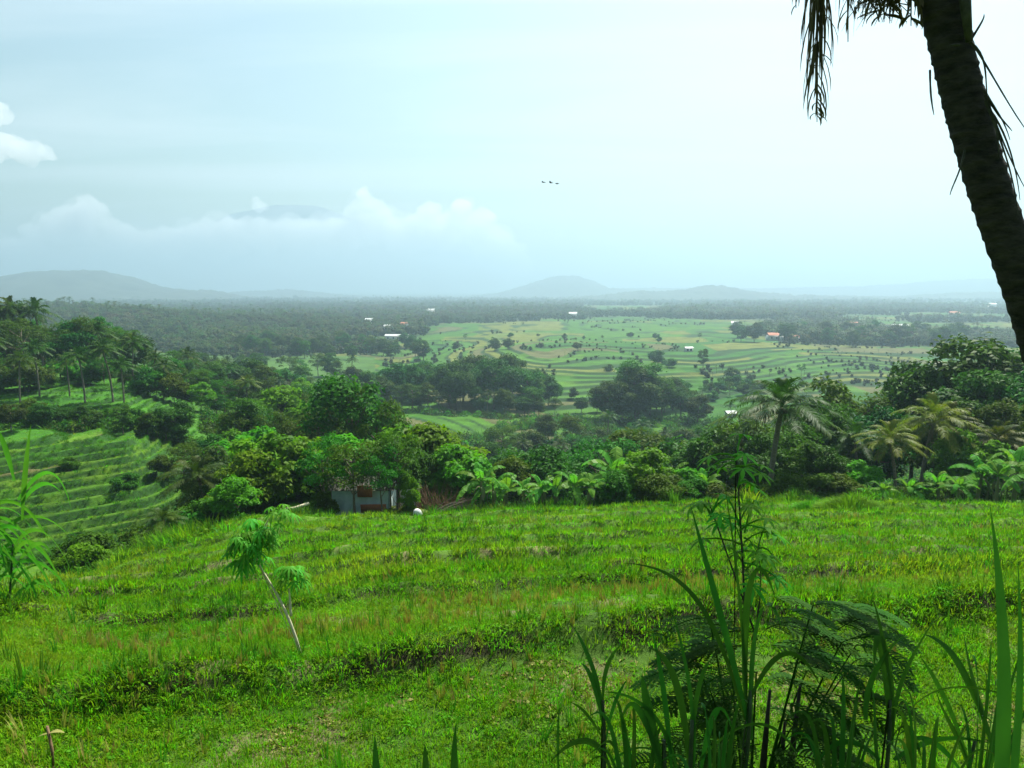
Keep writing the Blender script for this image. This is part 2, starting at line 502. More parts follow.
def woods_mask(x, y):
    """1 where trees cover the far land, 0 on open paddies"""
    x = np.asarray(x, float); y = np.asarray(y, float)
    Y = np.maximum(y, 1.0)
    u = 512 + F * x / Y
    n = fbm(x / 260 + 5, y / 420 + 2, 71, 3)
    base = np.interp(Y, [300, 560, 640, 760, 900, 1150, 1500, 1900, 2600, 4000], [-0.28, -0.20, -0.13, 0.02, 0.16, 0.26, 0.20, 0.16, 0.16, 0.3])
    base = base + 0.45 * sstep(690, 800, u) * sstep(540, 620, Y) * (1 - sstep(800, 900, Y)) + 0.42 * (1 - sstep(360, 470, u)) * sstep(360, 420, Y) * (1 - sstep(600, 700, Y))
    base = base - np.where((u > 875) & (Y > 820) & (Y < 1050), 0.8, 0) - 0.30 * sstep(400, 480, u) * (1 - sstep(680, 780, u)) * sstep(800, 900, Y) * (1 - sstep(1200, 1300, Y))
    base = base + np.where((u > 50) & (u < 265) & (Y > 680) & (Y < 1250), 1.3, 0)
    return sstep(-0.08, 0.08, base + 0.75 * n)


def cover_colour(x, y, z):
    rho = np.hypot(x, y)
    Y = np.maximum(y, 0.5)
    u = 512 + F * x / Y
    n1 = 0.5 + 0.5 * fbm(x / 40, y / 40, 81, 4)
    n2 = 0.5 + 0.5 * fbm(x / 6, y / 6, 82, 4)
    soil = lerp3((0.035, 0.085, 0.010), (0.075, 0.15, 0.014), n2)
    c = soil
    # bare patches and straw in the front field
    bare = sstep(0.60, 0.75, 0.5 + 0.5 * fbm(x / 0.9, y / 0.9, 83, 3)) * (1 - sstep(20, 30, rho))
    c = lerp3(c, (0.20, 0.16, 0.085), bare * 0.8) if False else c * (1 - bare[..., None] * 0.7) + np.array((0.20, 0.16, 0.085)) * bare[..., None] * 0.7
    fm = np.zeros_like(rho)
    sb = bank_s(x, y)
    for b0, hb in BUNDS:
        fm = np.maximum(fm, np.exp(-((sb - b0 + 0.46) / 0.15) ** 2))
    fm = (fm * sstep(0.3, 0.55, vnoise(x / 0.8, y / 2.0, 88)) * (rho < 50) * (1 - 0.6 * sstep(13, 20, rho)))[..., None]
    c = c * (1 - fm) + np.array((0.035, 0.030, 0.016)) * fm  # dark earth on the camera-side bund faces, with their shade painted in
    # valley scrub
    w = sstep(52, 62, rho)
    scrub = lerp3((0.025, 0.07, 0.012), (0.06, 0.13, 0.018), n1)
    c = c * (1 - w[..., None]) + scrub * w[..., None]
    # left terraces
    ml = sstep(58, 64, rho) * (1 - sstep(112, 122, rho)) * (1 - sstep(235, 285, u)) * (u > -500)
    q = np.floor((height(x, y, False) - 0.07 * x + 0.35 * fbm(x / 14, y / 14, 51, 3)) / 0.54)
    pr = _hash(q, np.floor(x / 17 + 0.37 * q), 91)
    tc = lerp3((0.022, 0.10, 0.004), (0.075, 0.145, 0.008), pr)
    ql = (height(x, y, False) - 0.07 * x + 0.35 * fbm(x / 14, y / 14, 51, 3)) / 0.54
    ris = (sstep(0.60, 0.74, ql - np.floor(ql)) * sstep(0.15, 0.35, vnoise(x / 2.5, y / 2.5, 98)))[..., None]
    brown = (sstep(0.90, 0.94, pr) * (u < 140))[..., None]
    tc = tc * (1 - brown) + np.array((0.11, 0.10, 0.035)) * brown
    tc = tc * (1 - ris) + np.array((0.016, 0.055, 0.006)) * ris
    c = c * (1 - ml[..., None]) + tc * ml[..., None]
    mg = sstep(108, 116, rho) * (1 - sstep(160, 175, rho)) * (1 - sstep(170, 240, u))
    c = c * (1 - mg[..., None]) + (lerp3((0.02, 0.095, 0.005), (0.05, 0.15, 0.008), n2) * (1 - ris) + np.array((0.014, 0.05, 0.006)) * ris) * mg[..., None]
    # open paddies across the valley
    mr = sstep(215, 235, rho) * (u > 375) + sstep(540, 560, rho) * (u <= 375)
    mr = np.clip(mr, 0, 1)
    q2 = np.floor((height(x, y, False) + (1.8 * fbm(x / 150, y / 260, 61, 3) + 0.22 * fbm(x / 22, y / 60, 62, 2))) / 0.62)
    p2 = _hash(q2, np.floor(x / (45 + rho * 0.04) + 0.61 * q2), 95)
    p3 = _hash(q2, np.floor(x / (45 + rho * 0.04) + 0.61 * q2), 97)
    pad = lerp3((0.016, 0.082, 0.003), (0.046, 0.120, 0.005), p2)
    yel = (sstep(0.72, 0.78, p3) * sstep(360, 430, rho))[..., None]
    pad = pad * (1 - yel) + np.array((0.095, 0.115, 0.016)) * yel
    brn = (p3 < 0.12)[..., None] * 1.0
    pad = pad * (1 - brn) + np.array((0.075, 0.08, 0.025)) * brn
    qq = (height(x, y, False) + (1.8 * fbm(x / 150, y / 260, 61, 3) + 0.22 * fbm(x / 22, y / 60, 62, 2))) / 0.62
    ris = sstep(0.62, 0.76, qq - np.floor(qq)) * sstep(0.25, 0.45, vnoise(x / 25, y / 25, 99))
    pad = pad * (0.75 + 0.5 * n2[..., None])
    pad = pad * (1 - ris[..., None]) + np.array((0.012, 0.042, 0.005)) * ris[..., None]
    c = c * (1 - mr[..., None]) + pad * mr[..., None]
    wm = woods_mask(x, y) * sstep(330, 400, rho)
    c = c * (1 - wm[..., None]) + lerp3((0.02, 0.04, 0.012), (0.045, 0.065, 0.022), n1) * wm[..., None]
    return c


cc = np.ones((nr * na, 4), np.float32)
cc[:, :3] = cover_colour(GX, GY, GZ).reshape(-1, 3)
gm, n, l = nodes('ground_cover')
out = n.new('ShaderNodeOutputMaterial'); bs = n.new('ShaderNodeBsdfPrincipled')
bs.inputs['Roughness'].default_value = 0.9; bs.inputs['Specular IOR Level'].default_value = 0.12
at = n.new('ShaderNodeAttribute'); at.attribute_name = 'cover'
geo = n.new('ShaderNodeNewGeometry')
n1 = n.new('ShaderNodeTexNoise'); n1.inputs['Scale'].default_value = 1.7; n1.inputs['Detail'].default_value = 8; n1.inputs['Roughness'].default_value = 0.7
n2 = n.new('ShaderNodeTexNoise'); n2.inputs['Scale'].default_value = 0.09; n2.inputs['Detail'].default_value = 6; n2.inputs['Roughness'].default_value = 0.65
l.new(geo.outputs['Position'], n1.inputs['Vector']); l.new(geo.outputs['Position'], n2.inputs['Vector'])
m1 = n.new('ShaderNodeMapRange'); m1.inputs[1].default_value = 0.3; m1.inputs[2].default_value = 0.7; m1.inputs[3].default_value = 0.6; m1.inputs[4].default_value = 1.4
m2 = n.new('ShaderNodeMapRange'); m2.inputs[1].default_value = 0.3; m2.inputs[2].default_value = 0.7; m2.inputs[3].default_value = 0.65; m2.inputs[4].default_value = 1.35
l.new(n1.outputs['Fac'], m1.inputs[0]); l.new(n2.outputs['Fac'], m2.inputs[0])
mu = n.new('ShaderNodeMath'); mu.operation = 'MULTIPLY'; l.new(m1.outputs[0], mu.inputs[0]); l.new(m2.outputs[0], mu.inputs[1])
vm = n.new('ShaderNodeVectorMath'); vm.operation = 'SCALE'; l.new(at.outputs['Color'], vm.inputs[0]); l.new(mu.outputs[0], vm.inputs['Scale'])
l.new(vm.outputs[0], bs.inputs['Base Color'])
bp = n.new('ShaderNodeBump'); bp.inputs['Strength'].default_value = 0.8; bp.inputs['Distance'].default_value = 0.15
l.new(n1.outputs['Fac'], bp.inputs['Height']); l.new(bp.outputs[0], bs.inputs['Normal'])
l.new(bs.outputs[0], out.inputs[0])
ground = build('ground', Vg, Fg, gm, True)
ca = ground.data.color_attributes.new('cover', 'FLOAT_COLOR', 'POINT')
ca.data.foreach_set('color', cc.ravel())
ground['kind'] = 'structure'

# ------------------------------------------------------------------ far hills
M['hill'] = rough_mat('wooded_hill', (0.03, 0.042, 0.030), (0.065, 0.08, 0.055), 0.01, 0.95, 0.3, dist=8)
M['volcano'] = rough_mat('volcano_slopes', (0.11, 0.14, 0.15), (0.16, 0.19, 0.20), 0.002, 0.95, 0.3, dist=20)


def hill(name, prof, Yc, depth, base, bump=8.0, nx=260, ny=36, mat='hill', seed=3, bscale=40.0):
    us = [p[0] for p in prof]; vs = [p[1] for p in prof]
    U = np.linspace(us[0], us[-1], nx)
    tops = np.array([P(512, v, Yc).z for v in np.interp(U, us, vs)])
    k = np.array([1, 3, 5, 3, 1], float); k /= k.sum()
    for _ in range(3):
        tops = np.convolve(np.pad(tops, 2, mode='edge'), k, mode='valid')
    e = np.minimum(1, np.minimum(np.arange(nx), np.arange(nx)[::-1]) / 10.0)
    S = np.linspace(-1, 1, ny)
    V = []
    for s in S:
        wgt = (1 - s * s) ** 1.1 * (1 if abs(s) < 0.999 else 0)
        y = Yc + s * depth + np.zeros(nx)
        x = (U - 512) / F * Yc / 1.0 * (1 + 0.0 * s)
        y = y + 0.15 * depth * fbm(x / (depth * 1.2), np.full(nx, s * 1.0), seed, 2)
        z = base + (tops - base) * wgt * e
        z = z + bump * (fbm(x / bscale, y / bscale, seed + 5, 4)) * wgt - (1 - wgt) * 3
        z = z + (tops - base) * 0.16 * wgt * (1 - wgt) * 4 * fbm(x / (depth * 0.5), y / (depth * 0.6), seed + 9, 3)
        V.append(np.stack([x, y, z], -1))
    V = np.array(V).reshape(-1, 3)
    ii, jj = np.meshgrid(np.arange(ny - 1), np.arange(nx - 1), indexing='ij')
    Fq = np.stack([ii * nx + jj, ii * nx + jj + 1, (ii + 1) * nx + jj + 1, (ii + 1) * nx + jj], -1).reshape(-1, 4)
    o = build(name, V, Fq, M[mat], True)
    o['kind'] = 'structure'
    return o


hill('hills', [(-420, 285), (-200, 270), (-60, 282), (0, 279), (40, 274), (58, 271), (105, 271), (120, 276), (150, 287), (180, 291), (205, 290), (235, 298), (300, 306)], 3500, 600, -60, 13, seed=11)
hill('hills', [(150, 300), (220, 294), (262, 291), (285, 290), (330, 294), (400, 300)], 5200, 700, -66, 14, seed=12)
hill('hills', [(440, 300), (500, 293), (530, 284), (548, 278), (562, 276), (575, 276), (590, 281), (604, 288), (640, 291), (700, 295)], 5600, 700, -64, 12, seed=13)
hill('hills', [(520, 302), (560, 299), (600, 296), (640, 291), (655, 292), (690, 290), (702, 286), (722, 286), (738, 291), (770, 294), (830, 297), (900, 300)], 3500, 420, -60, 13, seed=14, bscale=26)
hill('hills', [(560, 291), (640, 288), (720, 289), (800, 288), (870, 286), (915, 283), (950, 280), (1000, 279), (1060, 277), (1200, 274), (1400, 280)], 6200, 1100, -68, 16, seed=15)
hill('hills', [(700, 297), (760, 297), (830, 296), (900, 297), (960, 293), (1020, 292), (1150, 290), (1300, 294)], 3900, 450, -60, 12, seed=16, bscale=26)
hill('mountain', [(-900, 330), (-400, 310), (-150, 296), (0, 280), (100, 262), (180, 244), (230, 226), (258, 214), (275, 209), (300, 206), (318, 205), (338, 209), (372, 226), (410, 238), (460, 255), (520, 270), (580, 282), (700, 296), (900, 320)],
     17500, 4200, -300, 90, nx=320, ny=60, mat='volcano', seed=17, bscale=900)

# ------------------------------------------------------------------ clouds: puffy bodies of even white vapour
def cloud_mat(name, dens):
    m, n, l = nodes(name)
    out = n.new('ShaderNodeOutputMaterial')
    pv = n.new('ShaderNodeVolumePrincipled')
    pv.inputs['Color'].default_value = (1, 1, 1, 1)
    pv.inputs['Density'].default_value = dens
    pv.inputs['Anisotropy'].default_value = 0.5
    l.new(pv.outputs[0], out.inputs['Volume'])
    return m


def ico(sub=2):
    bpy_me = bpy.data.meshes.new('tmp')
    import bmesh
    b = bmesh.new(); bmesh.ops.create_icosphere(b, subdivisions=sub, radius=1.0)
    V = np.array([v.co[:] for v in b.verts]); Fq = np.array([[v.index for v in f.verts] for f in b.faces])
    b.free(); bpy.data.meshes.remove(bpy_me)
    return V, Fq


ICO1, ICO2 = ico(1), ico(2)


M['cloud'] = nodes('cloud_white')[0]
_n, _l = M['cloud'].node_tree.nodes, M['cloud'].node_tree.links
_o = _n.new('ShaderNodeOutputMaterial'); _d = _n.new('ShaderNodeBsdfDiffuse'); _t = _n.new('ShaderNodeBsdfTranslucent'); _m = _n.new('ShaderNodeMixShader')
_d.inputs[0].default_value = (0.93, 0.92, 0.90, 1); _t.inputs[0].default_value = (0.93, 0.92, 0.90, 1); _m.inputs[0].default_value = 0.35
_l.new(_d.outputs[0], _m.inputs[1]); _l.new(_t.outputs[0], _m.inputs[2]); _l.new(_m.outputs[0], _o.inputs[0])


def cloud(puffs, Y, dens, seed=0, voxel=70.0, zmin=None, label=None):
    """puffs: (u, v, radius_px)"""
    rng = np.random.default_rng(seed)
    Vs, Fs, n0 = [], [], 0
    V0, F0 = ICO2
    k = Y / F
    for (u, v, r) in puffs:
        c = np.array(P(u, v, Y)); rr = r * k
        for i in range(9):
            d = rng.normal(size=3); d /= np.linalg.norm(d)
            f = 0.0 if i == 0 else 0.75
            s = rr * (0.85 if i == 0 else rng.uniform(0.3, 0.55))
            cc_ = c + d * rr * f * np.array([1.1, 0.9, 0.75])
            Vv = V0 * s * np.array([1.1, 1.0, 0.85]) + cc_
            Vs.append(Vv); Fs.append(F0 + n0); n0 += len(V0)
    V = np.concatenate(Vs)
    if zmin is not None:
        V[:, 2] = np.maximum(V[:, 2], zmin + 10 * np.sin(V[:, 0] / 200))
    me = mesh('cloud', V, np.concatenate(Fs), cloud_mat('cloud_vapour', dens) if dens else M['cloud'], True)
    o = bpy.data.objects.new('cloud', me); COL.objects.link(o)
    md = o.modifiers.new('remesh', 'REMESH'); md.mode = 'VOXEL'; md.voxel_size = voxel; md.use_smooth_shade = True
    if True:
        tx = bpy.data.textures.new('billows', 'CLOUDS'); tx.noise_scale = voxel * 9; tx.noise_depth = 5
        dm = o.modifiers.new('billows', 'DISPLACE'); dm.texture = tx; dm.strength = voxel * 5.5; dm.mid_level = 0.5; dm.texture_coords = 'GLOBAL'
    o['kind'] = 'structure'
    return o


rc = random.Random(5)
bank = []
for u in range(-70, 525, 15):
    top = np.interp(u, [-70, 20, 50, 80, 110, 140, 190, 230, 270, 330, 350, 372, 400, 440, 475, 500, 525], [238, 234, 208, 200, 216, 226, 222, 214, 217, 217, 212, 206, 214, 210, 212, 226, 248])
    r0 = rc.uniform(10, 17)
    bank.append((u, top + r0, r0))
    bank.append((u + rc.uniform(-8, 8), top + r0 + 13, r0 * 1.15))
    bank.append((u + rc.uniform(-8, 8), top + r0 + rc.uniform(-8, 2), r0 * 0.5))
bank += [(364, 194, 8), (372, 205, 10), (358, 206, 9), (350, 210, 8), (256, 200, 5), (262, 206, 8), (385, 212, 9), (430, 210, 10), (462, 208, 11), (484, 218, 11), (86, 203, 10), (100, 211, 10), (66, 213, 9)]
cloud(bank, 12900, 0.0034, 1, 32)
cloud([(u, v + 3, r_ * 1.55) for (u, v, r_) in bank[::2]] + [(u, 246 + rc.uniform(-6, 6), 22) for u in range(-60, 500, 26)], 12900, 0.0008, 7, 60)
cloud([(0, 108, 10), (-12, 115, 16), (4, 118, 9), (2, 146, 18), (24, 152, 15), (42, 155, 11), (-22, 148, 18), (52, 158, 6)], 6500, 0.0060, 2, 15)
cloud([(655, 226, 3), (664, 224, 4), (674, 226, 3)], 9000, 0.0016, 3, 16)

# ------------------------------------------------------------------ haze
hm, n, l = nodes('haze_air')
out = n.new('ShaderNodeOutputMaterial'); pv = n.new('ShaderNodeVolumePrincipled')
pv.inputs['Color'].default_value = HAZE_COLOR
pv.inputs['Density'].default_value = HAZE_DENSITY
pv.inputs['Anisotropy'].default_value = HAZE_ANIS
l.new(pv.outputs[0], out.inputs['Volume'])
mb = MB(); mb.box((0, 0, (HAZE_TOP - 110) / 2), (24400, 24400, HAZE_TOP + 110))
V, Fq = mb.arrays()
haze = build('haze', V, Fq, hm)
haze['kind'] = 'stuff'


# ------------------------------------------------------------------ plant meshes
def broadleaf_mesh(kind, seed):
    """tree 10 m tall with its foot at the origin: (trunk mesh, crown mesh)"""
    rng = np.random.default_rng(seed); rd = random.Random(seed)
    spec = dict(
        round=dict(r=3.7, z0=1.0, zc=5.4, hz=4.5, nc=32, cr=(1.0, 1.9), leaf=0.42, nl=260, mat='dense', forks=7, th=0.22),
        tall=dict(r=2.7, z0=1.2, zc=5.6, hz=4.6, nc=27, cr=(0.8, 1.5), leaf=0.36, nl=230, mat='airy', forks=8, th=0.20),
        airy=dict(r=3.6, z0=2.6, zc=6.4, hz=3.4, nc=24, cr=(0.7, 1.35), leaf=0.30, nl=210, mat='airy', forks=9, th=0.18),
        leafy=dict(r=3.9, z0=1.0, zc=5.3, hz=4.6, nc=34, cr=(0.9, 1.7), leaf=0.60, nl=150, mat='leafy', forks=9, th=0.16),
        shrub=dict(r=5.5, z0=0.3, zc=4.6, hz=5.0, nc=26, cr=(1.4, 2.6), leaf=0.75, nl=150, mat='airy', forks=6, th=0.14),
    )[kind]
    tb = MB()
    th = spec['th']
    bend = Vector((rd.uniform(-.5, .5), rd.uniform(-.5, .5), 0))
    top = Vector((0, 0, spec['zc'] + 0.8)) + bend
    trunk = bez([(0, 0, -0.3), (bend.x * .3, -bend.y * .6, spec['z0']), top * 0.7 + Vector((0, 0, 1)), top], 9)
    tb.tube(trunk, [th * (1.35 if i == 0 else 1 - i * 0.095) for i in range(9)], 8)
    C = []
    for i in range(spec['nc']):
        a = rd.uniform(0, 2 * math.pi); q = rd.uniform(-1, 1); rr = rd.uniform(0.45, 0.9) ** 0.6
        w = math.sqrt(max(0, 1 - q * q))
        C.append(Vector((math.cos(a) * w * spec['r'] * rr, math.sin(a) * w * spec['r'] * rr, spec['zc'] + q * spec['hz'] * rr * 0.85)) + bend * 0.6)
    for c in C[:spec['forks'] * 2]:
        k = min(7, max(2, int(2 + (c.z - spec['z0']) / 1.1)))
        s = trunk[k]
        tb.tube(bez([s, (s + c) / 2 + Vector((0, 0, -0.4)), c], 6), [th * 0.42 * (1 - j * 0.15) for j in range(6)], 5, cap=False)
    LC, LN = [], []
    for c in C:
        r = rd.uniform(*spec['cr'])
        n = int(spec['nl'] * (r / 1.3) ** 1.4)
        d = rng.normal(size=(n, 3)); d /= np.linalg.norm(d, axis=1, keepdims=True)
        d[:, 2] = np.where(d[:, 2] < -0.3, -d[:, 2] * rng.uniform(0.2, 1, n), d[:, 2])
        rad = r * rng.uniform(0.35, 1.08, n) ** 0.5 * (1 + 0.28 * np.sin(d[:, 0] * 5 + c.x) * np.sin(d[:, 1] * 4 + c.y))
        pc = np.array(c) + d * rad[:, None] * np.array([1.1, 1.1, 0.72])
        LC.append(pc)
        LN.append(d * 0.7 + np.array([0, 0, 0.75]) + rng.normal(size=(n, 3)) * 0.45)
    LC = np.concatenate(LC); LN = np.concatenate(LN)
    keep = LC[:, 2] > spec['z0'] * 0.6
    V, Fq = leaf_cards(LC[keep], LN[keep], spec['leaf'], 0.55, rng)
    top_z = np.percentile(V[:, 2], 99.7)
    tm = tb.mesh('trunk', M['bark'], True)
    cm = mesh('crown', V, Fq, M[spec['mat']])
    return tm, cm, float(top_z)


def frond_strips(mb, base, az, el, length, seed, nleaf=26, wleaf=0.06, lleaf=0.8, droop=1.0, dead=False, rach=0.035):
    rd = random.Random(seed)
    d0 = Vector((math.cos(az) * math.cos(el), math.sin(az) * math.cos(el), math.sin(el)))
    h = Vector((math.cos(az), math.sin(az), 0))
    p1 = base + d0 * length * 0.55
    ce = math.cos(el)
    p2 = base + d0 * length * 0.80 + h * length * (0.10 + 0.16 * ce) - Vector((0, 0, (0.08 + 0.40 * ce) * droop * length))
    curve = bez([base, p1, p2], 14)
    mb.strip(curve, [rach * 2 * (1 - 0.85 * i / 13) for i in range(14)], side=(-math.sin(az), math.cos(az), 0), fold=0.6)
    side = Vector((-math.sin(az), math.cos(az), 0))
    for i in range(nleaf):
        t = 0.16 + 0.84 * (i + 0.5) / nleaf
        k = t * 13; a = min(12, int(k)); f = k - a
        p = curve[a] * (1 - f) + curve[a + 1] * f
        d = (curve[a + 1] - curve[a]).normalized()
        up = side.cross(d) * -1
        if up.z < 0: up = -up
        L = lleaf * (0.55 + 0.45 * math.sin(math.pi * min(1, t * 1.02)) ** 0.6) * rd.uniform(0.85, 1.1)
        for s in (-1, 1):
            if dead and rd.random() < 0.35:
                continue
            dr = side * s * 0.85 + d * (0.45 + 0.5 * t) + up * rd.uniform(-0.05, 0.28)
            dr.normalize()
            m_ = p + dr * L * 0.5
            e = p + dr * L * 0.92 - Vector((0, 0, L * rd.uniform(0.2, 0.65) * (2.0 if dead else 1)))
            w = wleaf * rd.uniform(0.8, 1.2)
            mb.strip([p, m_, e], [w * 0.7, w, w * 0.15], side=d, fold=0.15)


def palm_meshes(seed, trunk_h=8.0, nfr=22, flen=3.6, near=True, lean=0.8, dead=2):
    rd = random.Random(seed)
    tb = MB()
    top = Vector((lean * rd.uniform(-1, 1), lean * rd.uniform(-1, 1), trunk_h))
    pts = bez([(0, 0, -0.3), (0, 0, trunk_h * 0.5), top], 18)
    tb.tube(pts, [0.22 if i == 0 else 0.14 + 0.035 * (1 - i / 17) + (0.008 if i % 2 else 0) for i in range(18)], 8)
    cb = MB()
    nl = 30 if near else 16
    for i in range(nfr):
        az = i * 2.39996 + rd.uniform(-0.2, 0.2)
        el = R(86) - R(98) * (i / nfr) ** 0.9 + rd.uniform(-0.1, 0.1)
        frond_strips(cb, top + Vector((0, 0, 0.1)), az, el, flen * rd.uniform(0.85, 1.1), rd.random(), nl, 0.075 if near else 0.15, 0.85, droop=1.0 + 0.25 * (1 - i / nfr))
    # nuts and sheaths
    nb = MB()
    V0, F0 = ICO1
    for i in range(7):
        a = rd.uniform(0, 6.28)
        c = top + Vector((math.cos(a) * 0.26, math.sin(a) * 0.26, -0.25 + rd.uniform(-.12, .08)))
        ring = bez([c + Vector((0, 0, 0.15)), c + Vector((0.0, 0, 0)), c - Vector((0, 0, 0.15))], 5)
        nb.tube(ring, [0.04, 0.11, 0.13, 0.1, 0.03], 6)
    for i in range(dead):
        frond_strips(nb, top - Vector((0, 0, 0.1)), rd.uniform(0, 6.28), R(-35), flen * 0.8, rd.random(), 14, 0.06, 0.6, droop=1.2, dead=True)
    return (tb.mesh('trunk', M['palm_bark'], True), cb.mesh('crown', M['palm']), nb.mesh('nut_cluster', M['dead']), trunk_h + flen * 0.72)


def banana_parts(seed):
    """pseudo stem and separate leaves of a banana plant about 3.4 m tall"""
    rd = random.Random(seed)
    sb = MB(); H = rd.uniform(1.7, 2.1)
    pts = bez([(0, 0, -0.15), (0, 0, H * 0.5), (rd.uniform(-.15, .15), rd.uniform(-.1, .1), H)], 8)
    sb.tube(pts, [0.13, 0.12, 0.11, 0.10, 0.09, 0.08, 0.07, 0.05], 9)
    for k in range(2):       # a dry leaf hanging on the stem
        a = rd.uniform(0, 6.28)
        sb.strip(bez([pts[-2], pts[-2] + Vector((math.cos(a) * .5, math.sin(a) * .5, 0)), pts[-2] + Vector((math.cos(a) * .35, math.sin(a) * .35, -1.2))], 6), [0.1, 0.2, 0.22, 0.2, 0.14, 0.05], fold=0.5)
    leaves = []
    n = rd.randint(7, 9)
    for i in range(n):
        lb = MB()
        az = i * 2.4 + rd.uniform(-.3, .3); el = R(80 - 75 * (i / n))
        L = rd.uniform(1.5, 2.0)
        h = Vector((math.cos(az), math.sin(az), 0))
        d0 = h * math.cos(el) + Vector((0, 0, math.sin(el)))
        b = pts[-1]
        c = bez([b, b + d0 * L * 0.7, b + d0 * L * 0.75 + h * L * 0.35 - Vector((0, 0, L * (0.15 + 0.5 * i / n)))], 16)
        side = Vector((-math.sin(az), math.cos(az), 0))
        W = [0.05, 0.04] + [0.52 * math.sin(math.pi * (0.08 + 0.92 * (j / 13)) ** 0.75) ** 0.55 if j < 13 else 0.03 for j in range(14)]
        # blades torn into strips along the ribs
        for j in range(2, 15):
            for s in (-1, 1):
                w0, w1 = W[j] / 2, W[j + 1] / 2 if j + 1 < 16 else 0.02
                g = 0.10 * rd.random()
                dz0 = -0.35 * w0 - rd.uniform(0, 0.10) ; dz1 = -0.35 * w1 - rd.uniform(0, 0.10)
                a, bb = c[j], c[j + 1]
                V = [a, bb, bb + side * s * w1 + Vector((0, 0, dz1)) - (bb - a) * g, a + side * s * w0 + Vector((0, 0, dz0)) + (bb - a) * g]
                lb.add([tuple(v) for v in V], [(0, 1, 2, 3)])
        lb.tube(c[:10], [0.03 - 0.002 * k for k in range(10)], 5, cap=False)
        leaves.append(lb.mesh('leaf', M['banana']))
    return sb.mesh('stem', M['pseudo'], True), leaves


def tuft(seed, n, h, w, mat, spread=0.08, lean=0.5, stations=4, name='tuft'):
    rd = random.Random(seed); mb = MB()
    for i in range(n):
        a = rd.uniform(0, 6.28); r = spread * math.sqrt(rd.random())
        b = Vector((math.cos(a) * r, math.sin(a) * r, -0.02))
        a2 = a + rd.uniform(-.8, .8)
        hh = h * rd.uniform(0.55, 1.1); ln = lean * rd.uniform(0.2, 1.2)
        d = Vector((math.cos(a2), math.sin(a2), 0))
        c = bez([b, b + Vector((0, 0, hh * 0.6)) + d * hh * ln * 0.25, b + Vector((0, 0, hh * (1 - 0.35 * ln))) + d * hh * ln], stations)
        mb.strip(c, [w, w * 0.95, w * 0.7, w * 0.1][:stations] if stations == 4 else [w, w * 0.8, w * 0.1], fold=0.3)
    return mb.mesh(name, mat)


def weed(seed, n, r, s, mat, h=0.12):
    rng = np.random.default_rng(seed)
    a = rng.uniform(0, 6.28, n); q = np.sqrt(rng.random(n)) * r
    C = np.stack([np.cos(a) * q, np.sin(a) * q, rng.uniform(0.01, h, n) * (1.1 - q / r)], -1)
    N = np.stack([np.cos(a) * .5, np.sin(a) * .5, np.ones(n)], -1) + rng.normal(size=(n, 3)) * 0.4
    V, Fq = leaf_cards(C, N, s, 0.5, rng)
    return mesh('weed', V, Fq, mat)


# ------------------------------------------------------------------ scattering of what nobody could count
def scatter(name, meshes, pts, rotz, scl, idx, tilt=0.12, kind='stuff', label=None, cat=None):
    col = bpy.data.collections.new(name + '_pieces')
    for i, me in enumerate(meshes):
        ob = bpy.data.objects.new('%s_piece_%02d' % (name, i), me)
        col.objects.link(ob)
    me = bpy.data.meshes.new(name)
    n_ = len(pts)
    me.vertices.add(n_); me.vertices.foreach_set('co', np.asarray(pts, np.float32).ravel())
    rot = np.stack([RNG.normal(0, tilt, n_), RNG.normal(0, tilt, n_), rotz], -1).astype(np.float32)
    a = me.attributes.new('rot', 'FLOAT_VECTOR', 'POINT'); a.data.foreach_set('vector', rot.ravel())
    a = me.attributes.new('scl', 'FLOAT_VECTOR', 'POINT'); a.data.foreach_set('vector', np.asarray(scl, np.float32).ravel())
    a = me.attributes.new('idx', 'INT', 'POINT'); a.data.foreach_set('value', np.asarray(idx, np.int32))
    me.update()
    o = bpy.data.objects.new(name, me); COL.objects.link(o)
    ng = bpy.data.node_groups.new(name, 'GeometryNodeTree')
    ng.interface.new_socket('Geometry', in_out='INPUT', socket_type='NodeSocketGeometry')
    ng.interface.new_socket('Geometry', in_out='OUTPUT', socket_type='NodeSocketGeometry')
    N, L = ng.nodes, ng.links
    gi = N.new('NodeGroupInput'); go = N.new('NodeGroupOutput')
    iop = N.new('GeometryNodeInstanceOnPoints')
    ci = N.new('GeometryNodeCollectionInfo'); ci.inputs['Collection'].default_value = col
    ci.inputs['Separate Children'].default_value = True; ci.inputs['Reset Children'].default_value = True
    def attr(nm, ty):
        q = N.new('GeometryNodeInputNamedAttribute'); q.data_type = ty; q.inputs['Name'].default_value = nm
        return q.outputs[0]
    e2r = N.new('FunctionNodeEulerToRotation')
    L.new(attr('rot', 'FLOAT_VECTOR'), e2r.inputs[0])
    L.new(gi.outputs[0], iop.inputs['Points']); L.new(ci.outputs[0], iop.inputs['Instance'])
    iop.inputs['Pick Instance'].default_value = True
    L.new(attr('idx', 'INT'), iop.inputs['Instance Index'])
    L.new(e2r.outputs[0], iop.inputs['Rotation'])
    L.new(attr('scl', 'FLOAT_VECTOR'), iop.inputs['Scale'])
    L.new(iop.outputs[0], go.inputs[0])
    md = o.modifiers.new('scatter', 'NODES'); md.node_group = ng
    o['kind'] = kind
    if label: o['label'] = label; 
    if cat: o['category'] = cat
    return o


